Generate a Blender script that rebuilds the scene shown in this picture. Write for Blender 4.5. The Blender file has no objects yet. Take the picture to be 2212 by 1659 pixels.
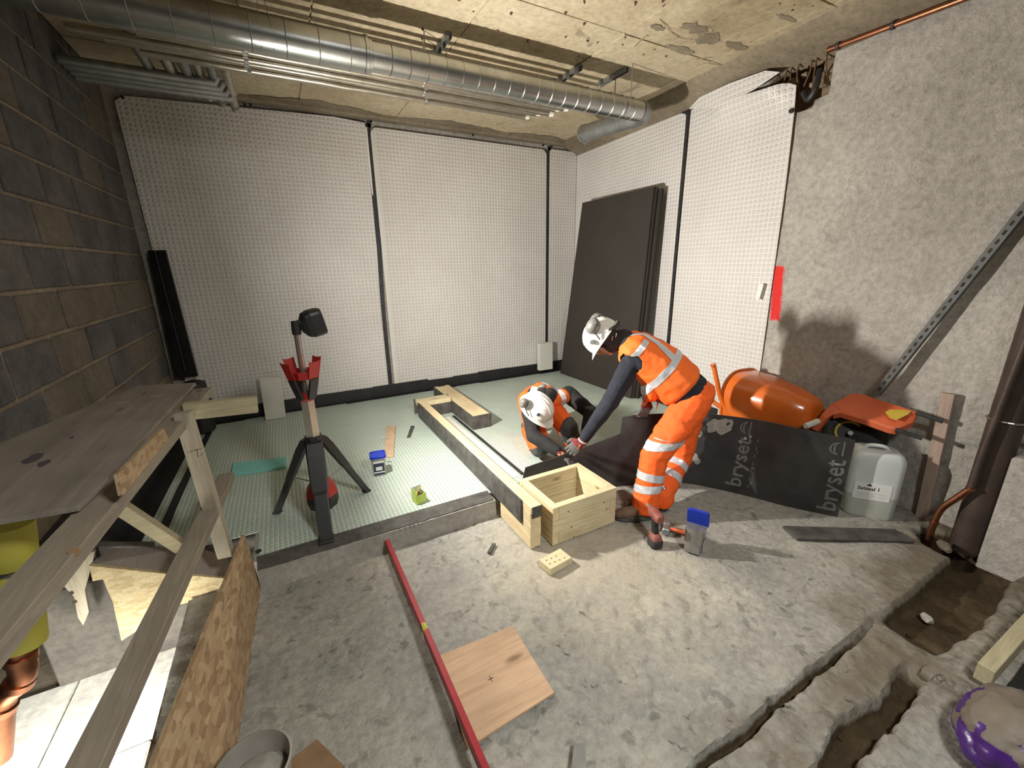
import bpy, bmesh, math, random
from mathutils import Vector, Matrix, noise
random.seed(7)
PI = math.pi
C = bpy.context.scene.collection
# ------------------------------------------------------------------ camera, world, lights, exposure
F = 903.4; H = 1.68
RX = Vector((0.8808, -0.4732, -0.0155)); 
_y, _p, _r = 0.4932, 0.278276, -0.016077
fwd = Vector((math.sin(_y)*math.cos(_p), math.cos(_y)*math.cos(_p), -math.sin(_p)))
rgt = Vector((math.cos(_y), -math.sin(_y), 0)); upv = rgt.cross(fwd)
r_ = rgt*math.cos(_r)+upv*math.sin(_r); u_ = -rgt*math.sin(_r)+upv*math.cos(_r)
cam_d = bpy.data.cameras.new('camera'); cam = bpy.data.objects.new('camera', cam_d); C.objects.link(cam)
cam_d.sensor_width = 36; cam_d.lens = F/2212*36; cam_d.clip_start = .02
cam.matrix_world = Matrix(((r_.x, u_.x, -fwd.x, 0), (r_.y, u_.y, -fwd.y, 0), (r_.z, u_.z, -fwd.z, H), (0, 0, 0, 1)))
bpy.context.scene.camera = cam
vs = bpy.context.scene.view_settings
vs.view_transform = 'Standard'; vs.look = 'None'; vs.gamma = 1; vs.use_curve_mapping = False; vs.exposure = 0.0
w = bpy.data.worlds.new('world'); bpy.context.scene.world = w; w.use_nodes = True
w.node_tree.nodes['Background'].inputs[0].default_value = (.80, .86, 1, 1)
w.node_tree.nodes['Background'].inputs[1].default_value = .030

def area(name, loc, target, sx, sy, power, col, spread=PI):
    d = bpy.data.lights.new(name, 'AREA'); d.shape = 'RECTANGLE'; d.size = sx; d.size_y = sy
    d.energy = power; d.color = col; d.spread = spread
    o = bpy.data.objects.new(name, d); C.objects.link(o); o.location = loc
    o.rotation_euler = (Vector(target)-Vector(loc)).to_track_quat('-Z', 'Y').to_euler(); return o
# the tower light standing in view (its lamp face looks to the right), and the site's festoon light behind the camera
LAMP = Vector((.130, 2.72, 1.365)); LDIR = Vector((.96, .21, .20)).normalized()
for k, (dv, pw_) in enumerate((((.965, .25, .13), 46), ((1, .0, .10), 34), ((.93, -.36, .0), 52))):      # the lamp's three facets
    dv = Vector(dv).normalized(); area('tower_lamp_light', LAMP+LDIR*.072+dv*.012, LAMP+LDIR*.072+dv, .04, .14, pw_, (1, .945, .86))
area('site_light', (1.05, -.7, 2.9), (.75, 1.0, 0), .35, .35, 42, (1, 1, .95), math.radians(125))
area('pit_light', (-1.30, 1.15, .02), (-1.08, 1.75, -.45), .25, .25, 31, (1, .97, .88), math.radians(100))

# ------------------------------------------------------------------ measuring: a pixel of the photo meets a real plane
def ray(px, py): return r_*((px-1106)/F) - u_*((py-829.5)/F) + fwd
def G(px, py, z=0.): d = ray(px, py); return d*((z-H)/d.z)+Vector((0, 0, H))
def Y(px, py, y): d = ray(px, py); return d*(y/d.y)+Vector((0, 0, H))
def X(px, py, x): d = ray(px, py); return d*(x/d.x)+Vector((0, 0, H))
ZB = .13; YB = 5.13; XR = 3.82; XL = -1.06; ZC = 3.22
def xw(y): return XR-(YB-y)*.05          # right wall runs in slightly towards the viewer
def W(px, py, off=0.):                      # on the right wall
    d = ray(px, py)                         # x = XR - .05*(YB-y) - off
    t = (XR-.05*YB-off)/(d.x-.05*d.y); return d*t+Vector((0, 0, H))

# ------------------------------------------------------------------ helpers
def tag(o, label=None, cat=None, group=None, kind=None):
    if label: o['label'] = label
    if cat: o['category'] = cat
    if group: o['group'] = group
    if kind: o['kind'] = kind
    return o
def thing(name, label, cat, loc, group=None):
    o = bpy.data.objects.new(name, None); C.objects.link(o); o.location = Vector(loc); o.empty_display_size = .05
    return tag(o, label, cat, group)
def obj(name, bm, mat, parent=None, smooth=False, angle=40):
    """links a bmesh given in world coordinates"""
    me = bpy.data.meshes.new(name)
    if isinstance(bm, bpy.types.Mesh): me = bm; me.name = name
    else:
        bmesh.ops.recalc_face_normals(bm, faces=bm.faces)
        bm.to_mesh(me); bm.free()
    o = bpy.data.objects.new(name, me); C.objects.link(o)
    for m in (mat if isinstance(mat, (list, tuple)) else [mat]):
        if m: me.materials.append(m)
    if smooth:
        me.polygons.foreach_set('use_smooth', [True]*len(me.polygons))
        if angle < 180: me.set_sharp_from_angle(angle=math.radians(angle))
    if parent is not None:
        o.parent = parent
        if parent.type == 'EMPTY': o.matrix_parent_inverse = Matrix.Translation(-Vector(parent.location))
    return o
def B(): return bmesh.new()
def addgeo(bm, verts, faces, mi=0):
    vs_ = [bm.verts.new(v) for v in verts]; out = []
    for f in faces:
        try:
            ff = bm.faces.new([vs_[i] for i in f]); ff.material_index = mi; out.append(ff)
        except ValueError: pass
    return vs_, out
HEX = [(0, 3, 2, 1), (4, 5, 6, 7), (0, 1, 5, 4), (1, 2, 6, 5), (2, 3, 7, 6), (3, 0, 4, 7)]
def hexa(bm, b, t, bev=0):
    """8 corner points: bottom four, top four"""
    t_ = bmesh.new(); vs_, fs = addgeo(t_, list(b)+list(t), HEX)
    bmesh.ops.recalc_face_normals(t_, faces=t_.faces)
    if bev: bmesh.ops.bevel(t_, geom=list(t_.edges), offset=bev, segments=1, affect='EDGES', profile=.6)
    merge(bm, t_); return bm
def merge(bm, t_):
    me = bpy.data.meshes.new('tmp'); t_.to_mesh(me); t_.free(); bm.from_mesh(me); bpy.data.meshes.remove(me)
def box(bm, lo, hi, bev=.002, rot=None, piv=None):
    x0, y0, z0 = lo; x1, y1, z1 = hi
    b = [Vector(v) for v in ((x0, y0, z0), (x1, y0, z0), (x1, y1, z0), (x0, y1, z0), (x0, y0, z1), (x1, y0, z1), (x1, y1, z1), (x0, y1, z1))]
    if rot is not None:
        pv = Vector(piv) if piv is not None else (Vector(lo)+Vector(hi))/2
        b = [rot @ (v-pv)+pv for v in b]
    return hexa(bm, b[:4], b[4:], bev)
def frame_of(d, up=Vector((0, 0, 1))):
    d = Vector(d).normalized(); up = Vector(up)
    if abs(d.dot(up.normalized())) > .98: up = Vector((0, 1, 0))
    s = d.cross(up).normalized(); u = s.cross(d).normalized(); return d, s, u
def beam(bm, p0, p1, wd, ht, up=Vector((0, 0, 1)), bev=.002):
    """timber from p0 to p1, wd across, ht along up"""
    p0 = Vector(p0); p1 = Vector(p1); d, s, u = frame_of(p1-p0, up)
    q = lambda p: [p-s*wd/2-u*ht/2, p+s*wd/2-u*ht/2, p+s*wd/2+u*ht/2, p-s*wd/2+u*ht/2]
    return hexa(bm, q(p0), q(p1), bev)
def tube(bm, pts, r, seg=12, cap=True, close=False):
    pts = [Vector(p) for p in pts]; n = len(pts); rs = r if isinstance(r, (list, tuple)) else [r]*n
    rings = []; prev = None
    for i, p in enumerate(pts):
        a = pts[i-1] if (i > 0 or close) else p; b = pts[(i+1) % n] if (i < n-1 or close) else p
        d = (b-a).normalized()
        if prev is None:
            up = Vector((0, 0, 1)) if abs(d.z) < .9 else Vector((1, 0, 0)); s = d.cross(up).normalized()
        else: s = (prev-d*prev.dot(d)).normalized()
        prev = s; t = d.cross(s)
        rings.append([bm.verts.new(p+(s*math.cos(2*PI*k/seg)+t*math.sin(2*PI*k/seg))*rs[i]) for k in range(seg)])
    for i in range(n-1 if not close else n):
        a = rings[i]; b = rings[(i+1) % n]
        for k in range(seg): bm.faces.new((a[k], a[(k+1) % seg], b[(k+1) % seg], b[k]))
    if cap and not close:
        bm.faces.new(rings[0][::-1]); bm.faces.new(rings[-1])
    return bm
def arc(pts, n=6):
    """Catmull-Rom through points"""
    pts = [Vector(p) for p in pts]; P = [pts[0]*2-pts[1]]+pts+[pts[-1]*2-pts[-2]]; out = []
    for i in range(1, len(P)-2):
        for k in range(n):
            t = k/n; a, b, c, d = P[i-1], P[i], P[i+1], P[i+2]
            out.append(.5*((2*b)+(c-a)*t+(2*a-5*b+4*c-d)*t*t+(3*b-a-3*c+d)*t**3))
    out.append(pts[-1]); return out
def lathe(bm, prof, seg=24, mat=Matrix.Identity(4), sx=1, sy=1):
    rings = [[bm.verts.new(mat @ Vector((r*math.cos(2*PI*k/seg)*sx, r*math.sin(2*PI*k/seg)*sy, z))) for k in range(seg)] for r, z in prof]
    for a, b in zip(rings, rings[1:]):
        for k in range(seg): bm.faces.new((a[k], a[(k+1) % seg], b[(k+1) % seg], b[k]))
    bm.faces.new(rings[0][::-1]); bm.faces.new(rings[-1]); return bm
def basis(o, x, y, z):
    return Matrix(((x[0], y[0], z[0], o[0]), (x[1], y[1], z[1], o[1]), (x[2], y[2], z[2], o[2]), (0, 0, 0, 1)))
def prism(bm, poly, thick, bev=0):
    """closed outline of 3D points, extruded by the vector thick"""
    t_ = bmesh.new(); n = len(poly); th = Vector(thick)
    a = [t_.verts.new(p) for p in poly]; b = [t_.verts.new(Vector(p)+th) for p in poly]
    t_.faces.new(a[::-1]); t_.faces.new(b)
    for i in range(n): t_.faces.new((a[i], a[(i+1) % n], b[(i+1) % n], b[i]))
    bmesh.ops.recalc_face_normals(t_, faces=t_.faces)
    if bev: bmesh.ops.bevel(t_, geom=list(t_.edges), offset=bev, segments=1, affect='EDGES')
    merge(bm, t_); return bm
def loft(bm, rings, cap=True):
    R = [[bm.verts.new(p) for p in r] for r in rings]; n = len(R[0])
    for a, b in zip(R, R[1:]):
        for k in range(n): bm.faces.new((a[k], a[(k+1) % n], b[(k+1) % n], b[k]))
    if cap: bm.faces.new(R[0][::-1]); bm.faces.new(R[-1])
    return bm
def rrect(w_, h_, r, n=4):
    out = []
    for cx, cy, a0 in ((w_/2-r, h_/2-r, 0), (-w_/2+r, h_/2-r, 90), (-w_/2+r, -h_/2+r, 180), (w_/2-r, -h_/2+r, 270)):
        for k in range(n+1):
            a = math.radians(a0+90*k/n); out.append((cx+r*math.cos(a), cy+r*math.sin(a)))
    return out

# ------------------------------------------------------------------ materials
def newmat(name):
    m = bpy.data.materials.new(name); m.use_nodes = True; nt = m.node_tree
    b = nt.nodes['Principled BSDF']; return m, nt, b
def nd(nt, typ, **kw):
    n = nt.nodes.new(typ)
    for k, v in kw.items():
        if k in n.inputs.keys(): n.inputs[k].default_value = v
        else: setattr(n, k, v)
    return n
def coords(nt, scale=(1, 1, 1), rot=(0, 0, 0)):
    tc = nd(nt, 'ShaderNodeTexCoord'); mp = nd(nt, 'ShaderNodeMapping'); mp.inputs['Scale'].default_value = scale
    mp.inputs['Rotation'].default_value = rot
    nt.links.new(tc.outputs['Object'], mp.inputs['Vector']); return mp.outputs['Vector']
def noise_n(nt, vec, scale, detail=6, rough=.6, dist=0):
    n = nd(nt, 'ShaderNodeTexNoise', Scale=scale, Detail=detail, Roughness=rough, Distortion=dist); nt.links.new(vec, n.inputs['Vector']); return n.outputs['Fac']
def ramp(nt, fac, stops, interp='LINEAR'):
    r = nd(nt, 'ShaderNodeValToRGB'); r.color_ramp.interpolation = interp
    while len(r.color_ramp.elements) < len(stops): r.color_ramp.elements.new(.5)
    for e, (p, c) in zip(r.color_ramp.elements, stops):
        e.position = p; e.color = (c[0], c[1], c[2], 1) if isinstance(c, (tuple, list)) else (c, c, c, 1)
    nt.links.new(fac, r.inputs['Fac']); return r.outputs['Color']
def mix(nt, fac, a, b, mode='MIX'):
    m = nd(nt, 'ShaderNodeMix', data_type='RGBA', blend_type=mode)
    for s, v in ((0, fac), (6, a), (7, b)):
        if hasattr(v, 'links') or isinstance(v, bpy.types.NodeSocket): nt.links.new(v, m.inputs[s])
        elif s == 0: m.inputs[0].default_value = v
        else: m.inputs[s].default_value = (*v, 1) if len(v) == 3 else v
    return m.outputs[2]
def mth(nt, op, a, b=None, c=None):
    m = nd(nt, 'ShaderNodeMath', operation=op)
    for i, v in enumerate((a, b, c)):
        if v is None: continue
        if isinstance(v, bpy.types.NodeSocket): nt.links.new(v, m.inputs[i])
        else: m.inputs[i].default_value = v
    return m.outputs[0]
def bump(nt, b, h, strength=.4, dist=.01, prev=None):
    n = nd(nt, 'ShaderNodeBump', Strength=strength, Distance=dist); nt.links.new(h, n.inputs['Height'])
    if prev: nt.links.new(prev, n.inputs['Normal'])
    nt.links.new(n.outputs[0], b.inputs['Normal']); return n.outputs[0]
def plain(name, col, rough=.6, metal=0, col2=None, ns=8, bs=0, bd=.004, bscale=60, spec=None, coat=0):
    m, nt, b = newmat(name); v = coords(nt)
    if col2 is not None:
        nt.links.new(ramp(nt, noise_n(nt, v, ns), [(.35, col), (.65, col2)]), b.inputs['Base Color'])
    else: b.inputs['Base Color'].default_value = (*col, 1)
    b.inputs['Roughness'].default_value = rough; b.inputs['Metallic'].default_value = metal
    if spec is not None: b.inputs['Specular IOR Level'].default_value = spec
    if coat: b.inputs['Coat Weight'].default_value = coat; b.inputs['Coat Roughness'].default_value = .15
    if bs: bump(nt, b, noise_n(nt, v, bscale), bs, bd)
    return m
def concrete(name, c1, c2, c3, big=1.2, pits=.5, bs=.6, bd=.02, spots=None):
    m, nt, b = newmat(name); v = coords(nt)
    base = ramp(nt, noise_n(nt, v, big, 8, .62), [(.34, c1), (.52, c2), (.66, c3)])
    fine = ramp(nt, noise_n(nt, v, 26, 8, .7), [(.3, .72), (.62, 1.12)])
    col = mix(nt, 1., base, fine, 'MULTIPLY')
    if spots:
        s = ramp(nt, noise_n(nt, v, spots[0], 5, .55, .6), [(spots[1], 1.), (spots[1]+.07, spots[2])])
        col = mix(nt, 1., col, s, 'MULTIPLY')
    nt.links.new(col, b.inputs['Base Color']); b.inputs['Roughness'].default_value = .9
    b.inputs['Specular IOR Level'].default_value = .25
    n1 = bump(nt, b, noise_n(nt, v, 9, 9, .68), bs, bd)
    bump(nt, b, noise_n(nt, v, 70, 6, .7), bs*.6, bd*.25, n1)
    return m
def wood(name, c1, c2, axis='Y', scale=1, rough=.75, knots=True, dark=(.16, .09, .04)):
    m, nt, b = newmat(name)
    sc = {'X': (.6, 9, 9), 'Y': (9, .6, 9), 'Z': (9, 9, .6)}[axis]
    v = coords(nt, tuple(s*scale for s in sc)); v0 = coords(nt)
    g = noise_n(nt, v, 2.2, 8, .6, 1.1); col = ramp(nt, g, [(.3, c1), (.7, c2)])
    f = ramp(nt, noise_n(nt, v, 12, 4, .6), [(.35, .86), (.65, 1.05)]); col = mix(nt, 1., col, f, 'MULTIPLY')
    if knots:
        kn = {'X': (.35, 1, 1), 'Y': (1, .35, 1), 'Z': (1, 1, .35)}[axis]
        vo = nd(nt, 'ShaderNodeTexVoronoi', Scale=6.5); nt.links.new(coords(nt, kn), vo.inputs['Vector'])
        k = ramp(nt, vo.outputs['Distance'], [(.05, 1.), (.13, 0.)]); col = mix(nt, mth(nt, 'MULTIPLY', k, .75), col, dark)
    st = ramp(nt, noise_n(nt, v0, 3.5, 5), [(.4, 1.), (.72, .8)]); col = mix(nt, 1., col, st, 'MULTIPLY')
    nt.links.new(col, b.inputs['Base Color']); b.inputs['Roughness'].default_value = rough
    b.inputs['Specular IOR Level'].default_value = .3
    bump(nt, b, g, .25, .004); return m
def osb(name, c1, c2, c3, scl=(14, 5, 14)):
    m, nt, b = newmat(name); v = coords(nt, scl)
    nz = nd(nt, 'ShaderNodeTexNoise', Scale=3., Detail=3.); nt.links.new(v, nz.inputs['Vector'])
    vv = nd(nt, 'ShaderNodeMix', data_type='RGBA'); vv.inputs[0].default_value = .12; nt.links.new(v, vv.inputs[6]); nt.links.new(nz.outputs['Color'], vv.inputs[7])
    vo = nd(nt, 'ShaderNodeTexVoronoi', Scale=6.5); nt.links.new(vv.outputs[2], vo.inputs['Vector'])
    sep = nd(nt, 'ShaderNodeSeparateColor'); nt.links.new(vo.outputs['Color'], sep.inputs[0])
    col = ramp(nt, sep.outputs[0], [(0, c1), (.5, c2), (1, c3)])
    col = mix(nt, 1., col, ramp(nt, noise_n(nt, coords(nt, (30, 5, 30)), 3, 6), [(.35, .8), (.7, 1.05)]), 'MULTIPLY')
    nt.links.new(col, b.inputs['Base Color']); b.inputs['Roughness'].default_value = .7
    bump(nt, b, sep.outputs[0], .35, .004); return m
def dimple(name, col, col2, ax, pitch, rough=.45, depth=.006, strength=1.0, dots=.85, trans=0, fade=None):
    """studded cavity membrane: a square grid of studs pressed into the sheet"""
    m, nt, b = newmat(name); tc = nd(nt, 'ShaderNodeTexCoord'); s = nd(nt, 'ShaderNodeSeparateXYZ'); nt.links.new(tc.outputs['Object'], s.inputs[0])
    k = 2*PI/pitch
    a = mth(nt, 'COSINE', mth(nt, 'MULTIPLY', s.outputs['XYZ'.index(ax[0])], k)); c = mth(nt, 'COSINE', mth(nt, 'MULTIPLY', s.outputs['XYZ'.index(ax[1])], k))
    h = mth(nt, 'MULTIPLY', mth(nt, 'ADD', a, 1), mth(nt, 'ADD', c, 1))           # 0..4
    hh = ramp(nt, mth(nt, 'MULTIPLY', h, .25), [(.15, 0.), (.55, 1.)], 'EASE')
    v = coords(nt); base = ramp(nt, noise_n(nt, v, 1.6, 5), [(.35, col), (.65, col2)])
    base = mix(nt, hh, base, mix(nt, 1., base, (dots, dots, dots), 'MULTIPLY'))
    nt.links.new(base, b.inputs['Base Color']); b.inputs['Roughness'].default_value = rough
    n1 = bump(nt, b, hh, strength, depth); bump(nt, b, noise_n(nt, v, 3.0, 4), .35, .03, n1)
    return m
M = {}
M['floor'] = concrete('concrete_floor', (.29, .285, .26), (.40, .385, .345), (.50, .47, .40), 1.3, spots=(9, .61, .68), bs=1.0, bd=.028)
m_ = M['floor']; nt = m_.node_tree; b_ = nt.nodes['Principled BSDF']; old = b_.inputs['Base Color'].links[0].from_socket
tc = nd(nt, 'ShaderNodeTexCoord'); sp = nd(nt, 'ShaderNodeSeparateXYZ'); nt.links.new(tc.outputs['Object'], sp.inputs[0]); v_ = coords(nt)
dz = mth(nt, 'ADD', mth(nt, 'MULTIPLY', sp.outputs['Z'], -1), mth(nt, 'MULTIPLY', mth(nt, 'SUBTRACT', noise_n(nt, v_, 14, 5), .5), .05))
soilc = ramp(nt, noise_n(nt, v_, 5, 8, .7), [(.3, (.035, .024, .012)), (.55, (.075, .052, .027)), (.75, (.14, .10, .058))])
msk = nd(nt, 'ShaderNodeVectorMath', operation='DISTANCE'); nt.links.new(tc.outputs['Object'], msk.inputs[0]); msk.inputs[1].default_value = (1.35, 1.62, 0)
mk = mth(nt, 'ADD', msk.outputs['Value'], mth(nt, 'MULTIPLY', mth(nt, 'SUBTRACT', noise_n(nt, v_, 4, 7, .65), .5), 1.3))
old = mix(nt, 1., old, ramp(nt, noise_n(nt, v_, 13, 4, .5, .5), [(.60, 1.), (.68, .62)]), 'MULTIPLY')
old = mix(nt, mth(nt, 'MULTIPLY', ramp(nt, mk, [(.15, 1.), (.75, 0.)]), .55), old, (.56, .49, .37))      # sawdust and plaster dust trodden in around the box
sy = mth(nt, 'ADD', mth(nt, 'MULTIPLY', mth(nt, 'ABSOLUTE', mth(nt, 'SUBTRACT', sp.outputs['Y'], .50)), 2.2), mth(nt, 'MULTIPLY', mth(nt, 'SUBTRACT', noise_n(nt, v_, 3.5, 7, .65), .5), 2.2))
sy = mth(nt, 'ADD', sy, mth(nt, 'MULTIPLY', mth(nt, 'SUBTRACT', 3.0, sp.outputs['X']), .30))
old = mix(nt, mth(nt, 'MULTIPLY', ramp(nt, sy, [(.25, 1.), (.95, 0.)]), .75), old, (.15, .115, .07))      # soil trodden over the slab along the trench
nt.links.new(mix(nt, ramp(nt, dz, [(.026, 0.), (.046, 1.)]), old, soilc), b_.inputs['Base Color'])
M['wallc'] = concrete('rough_wall_render', (.42, .395, .355), (.51, .48, .435), (.60, .57, .52), 1.0, bs=1.0, bd=.035, spots=(7, .62, .85))
M['ceil'] = concrete('concrete_soffit', (.36, .29, .18), (.50, .42, .285), (.56, .49, .35), .9, bs=.3, bd=.01, spots=(2.4, .63, .62))
M['kerb'] = concrete('kerb_concrete', (.27, .25, .22), (.34, .32, .29), (.42, .40, .36), 2, bs=.35, bd=.01)
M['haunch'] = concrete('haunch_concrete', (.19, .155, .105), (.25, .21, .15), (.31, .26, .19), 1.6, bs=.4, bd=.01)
M['soil'] = concrete('soil', (.07, .045, .02), (.13, .085, .04), (.2, .14, .075), 3, bs=1, bd=.03)
M['block'] = concrete('concrete_block', (.075, .073, .073), (.105, .10, .098), (.135, .125, .115), 3, bs=.5, bd=.006)
M['blockm'] = concrete('concrete_block_smeared', (.115, .098, .08), (.14, .12, .098), (.165, .14, .115), 3, bs=.5, bd=.006)
M['mortar'] = concrete('mortar', (.19, .155, .115), (.235, .195, .145), (.27, .23, .175), 4, bs=.7, bd=.01)
M['whiteblock'] = concrete('white_painted_block', (.80, .79, .72), (.84, .83, .77), (.87, .86, .80), 2, bs=.3, bd=.006)
M['cblock'] = concrete('dark_concrete', (.085, .078, .07), (.12, .11, .098), (.16, .145, .125), 4, bs=.7, bd=.01)
M['mem_b'] = dimple('white_studded_membrane', (.66, .635, .61), (.72, .70, .675), 'XZ', .040, depth=.007, dots=.92, strength=.75)
M['mem_r'] = dimple('white_studded_membrane_side', (.68, .655, .635), (.74, .72, .70), 'YZ', .040, depth=.007, dots=.92, strength=.75)
M['mem_g'] = dimple('pale_green_studded_membrane', (.52, .62, .545), (.60, .69, .605), 'XY', .026, depth=.006, dots=.80, rough=.35)
M['mem_edge'] = plain('membrane_flat_edge', (.70, .68, .64), .45)
M['tape'] = plain('black_butyl_tape', (.012, .013, .016), .45, 0, (.035, .037, .04), 30, .3)
M['dpm'] = plain('black_sheet', (.010, .010, .011), .5, 0, (.02, .02, .022), 6, .3)
M['bitumen'] = plain('grey_black_bitumen', (.045, .042, .038), .75, 0, (.10, .095, .085), 12, .6, .004, 40)
M['board'] = plain('black_protection_board', (.026, .025, .027), .48, 0, (.05, .047, .046), 5, .4, .003, 50)
M['boardprint'] = plain('worn_grey_print', (.20, .20, .20), .6, 0, (.12, .12, .12), 40)
M['splash'] = plain('dried_slurry', (.40, .38, .33), .9, 0, (.28, .27, .24), 20)
M['brown'] = plain('dark_brown_board', (.028, .022, .018), .62, 0, (.034, .027, .022), 3, .15)
M['woodY'] = wood('new_timber_y', (.66, .52, .30), (.78, .65, .42), 'Y'); M['woodX'] = wood('new_timber_x', (.60, .50, .30), (.74, .65, .43), 'X')
M['woodZ'] = wood('new_timber_z', (.60, .50, .30), (.72, .63, .42), 'Z')
M['oldY'] = wood('dull_timber_y', (.27, .235, .19), (.36, .315, .25), 'Y'); M['oldX'] = wood('dull_timber_x', (.42, .37, .24), (.52, .46, .31), 'X')
M['oldZ'] = wood('dull_timber_z', (.40, .35, .27), (.50, .45, .35), 'Z')
M['edge'] = wood('sawn_edge_timber', (.52, .42, .27), (.62, .51, .34), 'Y', knots=False)
M['ply'] = wood('dusty_plywood', (.25, .22, .19), (.32, .28, .24), 'Y', .5)
M['slotst'] = plain('zinc_channel', (.10, .105, .105), .7, .3, (.15, .155, .155), 10, .15)
M['plyboard'] = wood('pink_plywood', (.50, .33, .21), (.58, .40, .26), 'X', .5)
M['pinkY'] = wood('pale_pine', (.62, .42, .27), (.72, .52, .35), 'Y', knots=False)
M['pinkZ'] = wood('pinkish_batten', (.36, .27, .22), (.44, .33, .27), 'Z', knots=False)
M['osb'] = osb('osb_flakes', (.30, .19, .10), (.42, .29, .165), (.50, .37, .22), (14, 4, 9))
M['osby'] = osb('osb_yellow', (.42, .33, .17), (.52, .42, .23), (.58, .48, .30), (5, 12, 12))
M['gal'] = plain('galvanised_steel', (.42, .43, .42), .32, 1, (.56, .57, .55), 6, .1)
M['dgal'] = plain('dull_galvanised', (.26, .27, .27), .5, .8, (.36, .37, .36), 10, .15)
M['foil'] = plain('foil_pipe', (.62, .57, .48), .35, 1, (.48, .44, .38), 14, .25, .003, 25)
M['copper'] = plain('copper', (.42, .17, .09), .36, 1, (.28, .12, .07), 12, .1)
M['dcopper'] = plain('tarnished_pipe', (.045, .033, .028), .55, .2, (.075, .05, .038), 8, .2)
M['whitep'] = plain('white_plastic', (.78, .77, .72), .4); M['black'] = plain('black_plastic', (.018, .018, .019), .45)
M['blackr'] = plain('black_rubber', (.02, .02, .02), .7, 0, (.035, .035, .035), 20)
M['redp'] = plain('red_plastic', (.42, .022, .02), .42, 0, (.36, .02, .02), 12); M['redal'] = plain('red_painted_aluminium', (.36, .02, .028), .4, 0, (.28, .018, .025), 14, .1)
M['alu'] = plain('aluminium', (.62, .61, .58), .3, .9, (.52, .51, .49), 9)
M['orangew'] = plain('orange_painted_steel', (.72, .155, .018), .28, 0, (.60, .13, .018), 4, .08, .002, 20, coat=.5)
M['orangep'] = plain('faded_orange_plastic', (.66, .135, .05), .5, 0, (.58, .12, .045), 5)
M['yellow'] = plain('yellow_sticker', (.62, .45, .06), .6, 0, (.52, .38, .05), 20)
M['hivis'] = plain('hi_vis_orange', (.92, .13, .012), .75, 0, (.86, .115, .012), 5, .35, .006, 18)
M['hivis2'] = plain('hi_vis_orange_vest', (.94, .165, .018), .7, 0, (.88, .145, .015), 5, .3, .006, 18)
M['reflect'] = plain('silver_reflective_tape', (.66, .68, .72), .35, .25, (.56, .58, .62), 10)
M['navy'] = plain('navy_fleece', (.010, .012, .020), .95, 0, (.018, .021, .032), 14, .5, .004, 120)
M['blackf'] = plain('black_fabric', (.010, .010, .011), .9, 0, (.018, .017, .017), 18, .4, .004, 90)
M['kneepad'] = plain('dusty_knee_pad', (.018, .018, .019), .8, 0, (.08, .075, .07), 12, .4, .004, 60)
M['skin'] = plain('skin', (.50, .26, .16), .55, 0, (.45, .22, .13), 9)
M['helmet'] = plain('white_hard_hat', (.74, .72, .67), .28, 0, (.68, .66, .60), 5, .05, .002, 20, coat=.3)
M['muff'] = plain('grey_ear_cup', (.13, .13, .12), .3, 0, (.18, .18, .165), 12, coat=.4)
M['glove'] = plain('red_knit_glove', (.20, .03, .028), .9, 0, (.14, .026, .024), 22, .4, .003, 160)
M['glovep'] = plain('grey_glove_palm', (.085, .085, .085), .75, 0, (.13, .125, .12), 22, .4, .003, 120)
M['boot'] = plain('brown_work_boot', (.10, .06, .035), .75, 0, (.16, .105, .065), 12, .3)
M['sole'] = plain('boot_sole', (.05, .05, .05), .85, 0, (.11, .105, .095), 20)
M['blue'] = plain('blue_lid', (.008, .035, .42), .35); M['tub'] = plain('clear_tub', (.42, .43, .40), .25, 0, (.36, .36, .33), 10)
M['tub2'] = plain('smoky_clear_tub', (.13, .12, .11), .18, 0, (.20, .19, .175), 18, coat=.4); M['label'] = plain('dark_label', (.02, .03, .07), .4); M['white'] = plain('white_print', (.75, .75, .74), .5)
M['foam'] = plain('turquoise_foam', (.22, .60, .54), .85, 0, (.26, .64, .58), 12, .4, .004, 90)
M['insul'] = plain('white_insulation_board', (.60, .60, .53), .85, 0, (.66, .66, .60), 5, .2)
M['lime'] = plain('lime_card', (.45, .60, .08), .6, 0, (.52, .66, .16), 10)
M['clear'] = plain('jerry_plastic', (.64, .67, .68), .35, 0, (.58, .61, .61), 4, .1, .004, 12)
M['clear2'] = plain('jerry_plastic_filled', (.47, .49, .44), .35, 0, (.42, .44, .40), 4)
M['red_paint'] = plain('red_spray_paint', (.86, .06, .055), .8, 0, (.80, .13, .11), 12)
M['yfoam'] = plain('yellow_lagging', (.42, .39, .05), .7, 0, (.36, .33, .05), 6)
M['card'] = plain('brown_board_scrap', (.20, .12, .06), .85, 0, (.25, .155, .085), 10)
M['bucket'] = plain('dusty_bucket', (.26, .24, .215), .7, 0, (.34, .31, .28), 7)
M['purple'] = plain('purple_printed_plastic', (.045, .012, .13), .3, 0, (.07, .02, .17), 5, .2, .006, 14)
M['sack'] = plain('dusty_sack', (.12, .10, .08), .6, 0, (.17, .14, .11), 6, .3, .008, 10)
M['brickr'] = plain('rubble_brick', (.22, .15, .09), .95, 0, (.34, .27, .18), 14, .8, .01, 30)
M['rust'] = plain('rusty_bar', (.10, .05, .03), .8, 0, (.15, .08, .05), 30)
M['hole'] = plain('dark_hole', (.03, .022, .014), .95, 0, (.06, .045, .03), 8, .8, .02, 12)
M['hair'] = plain('dark_snood', (.016, .014, .014), .9, 0, (.026, .022, .022), 20, .4)
M['redd'] = plain('dusty_red_plastic', (.20, .045, .035), .6, 0, (.27, .10, .075), 14)
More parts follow.
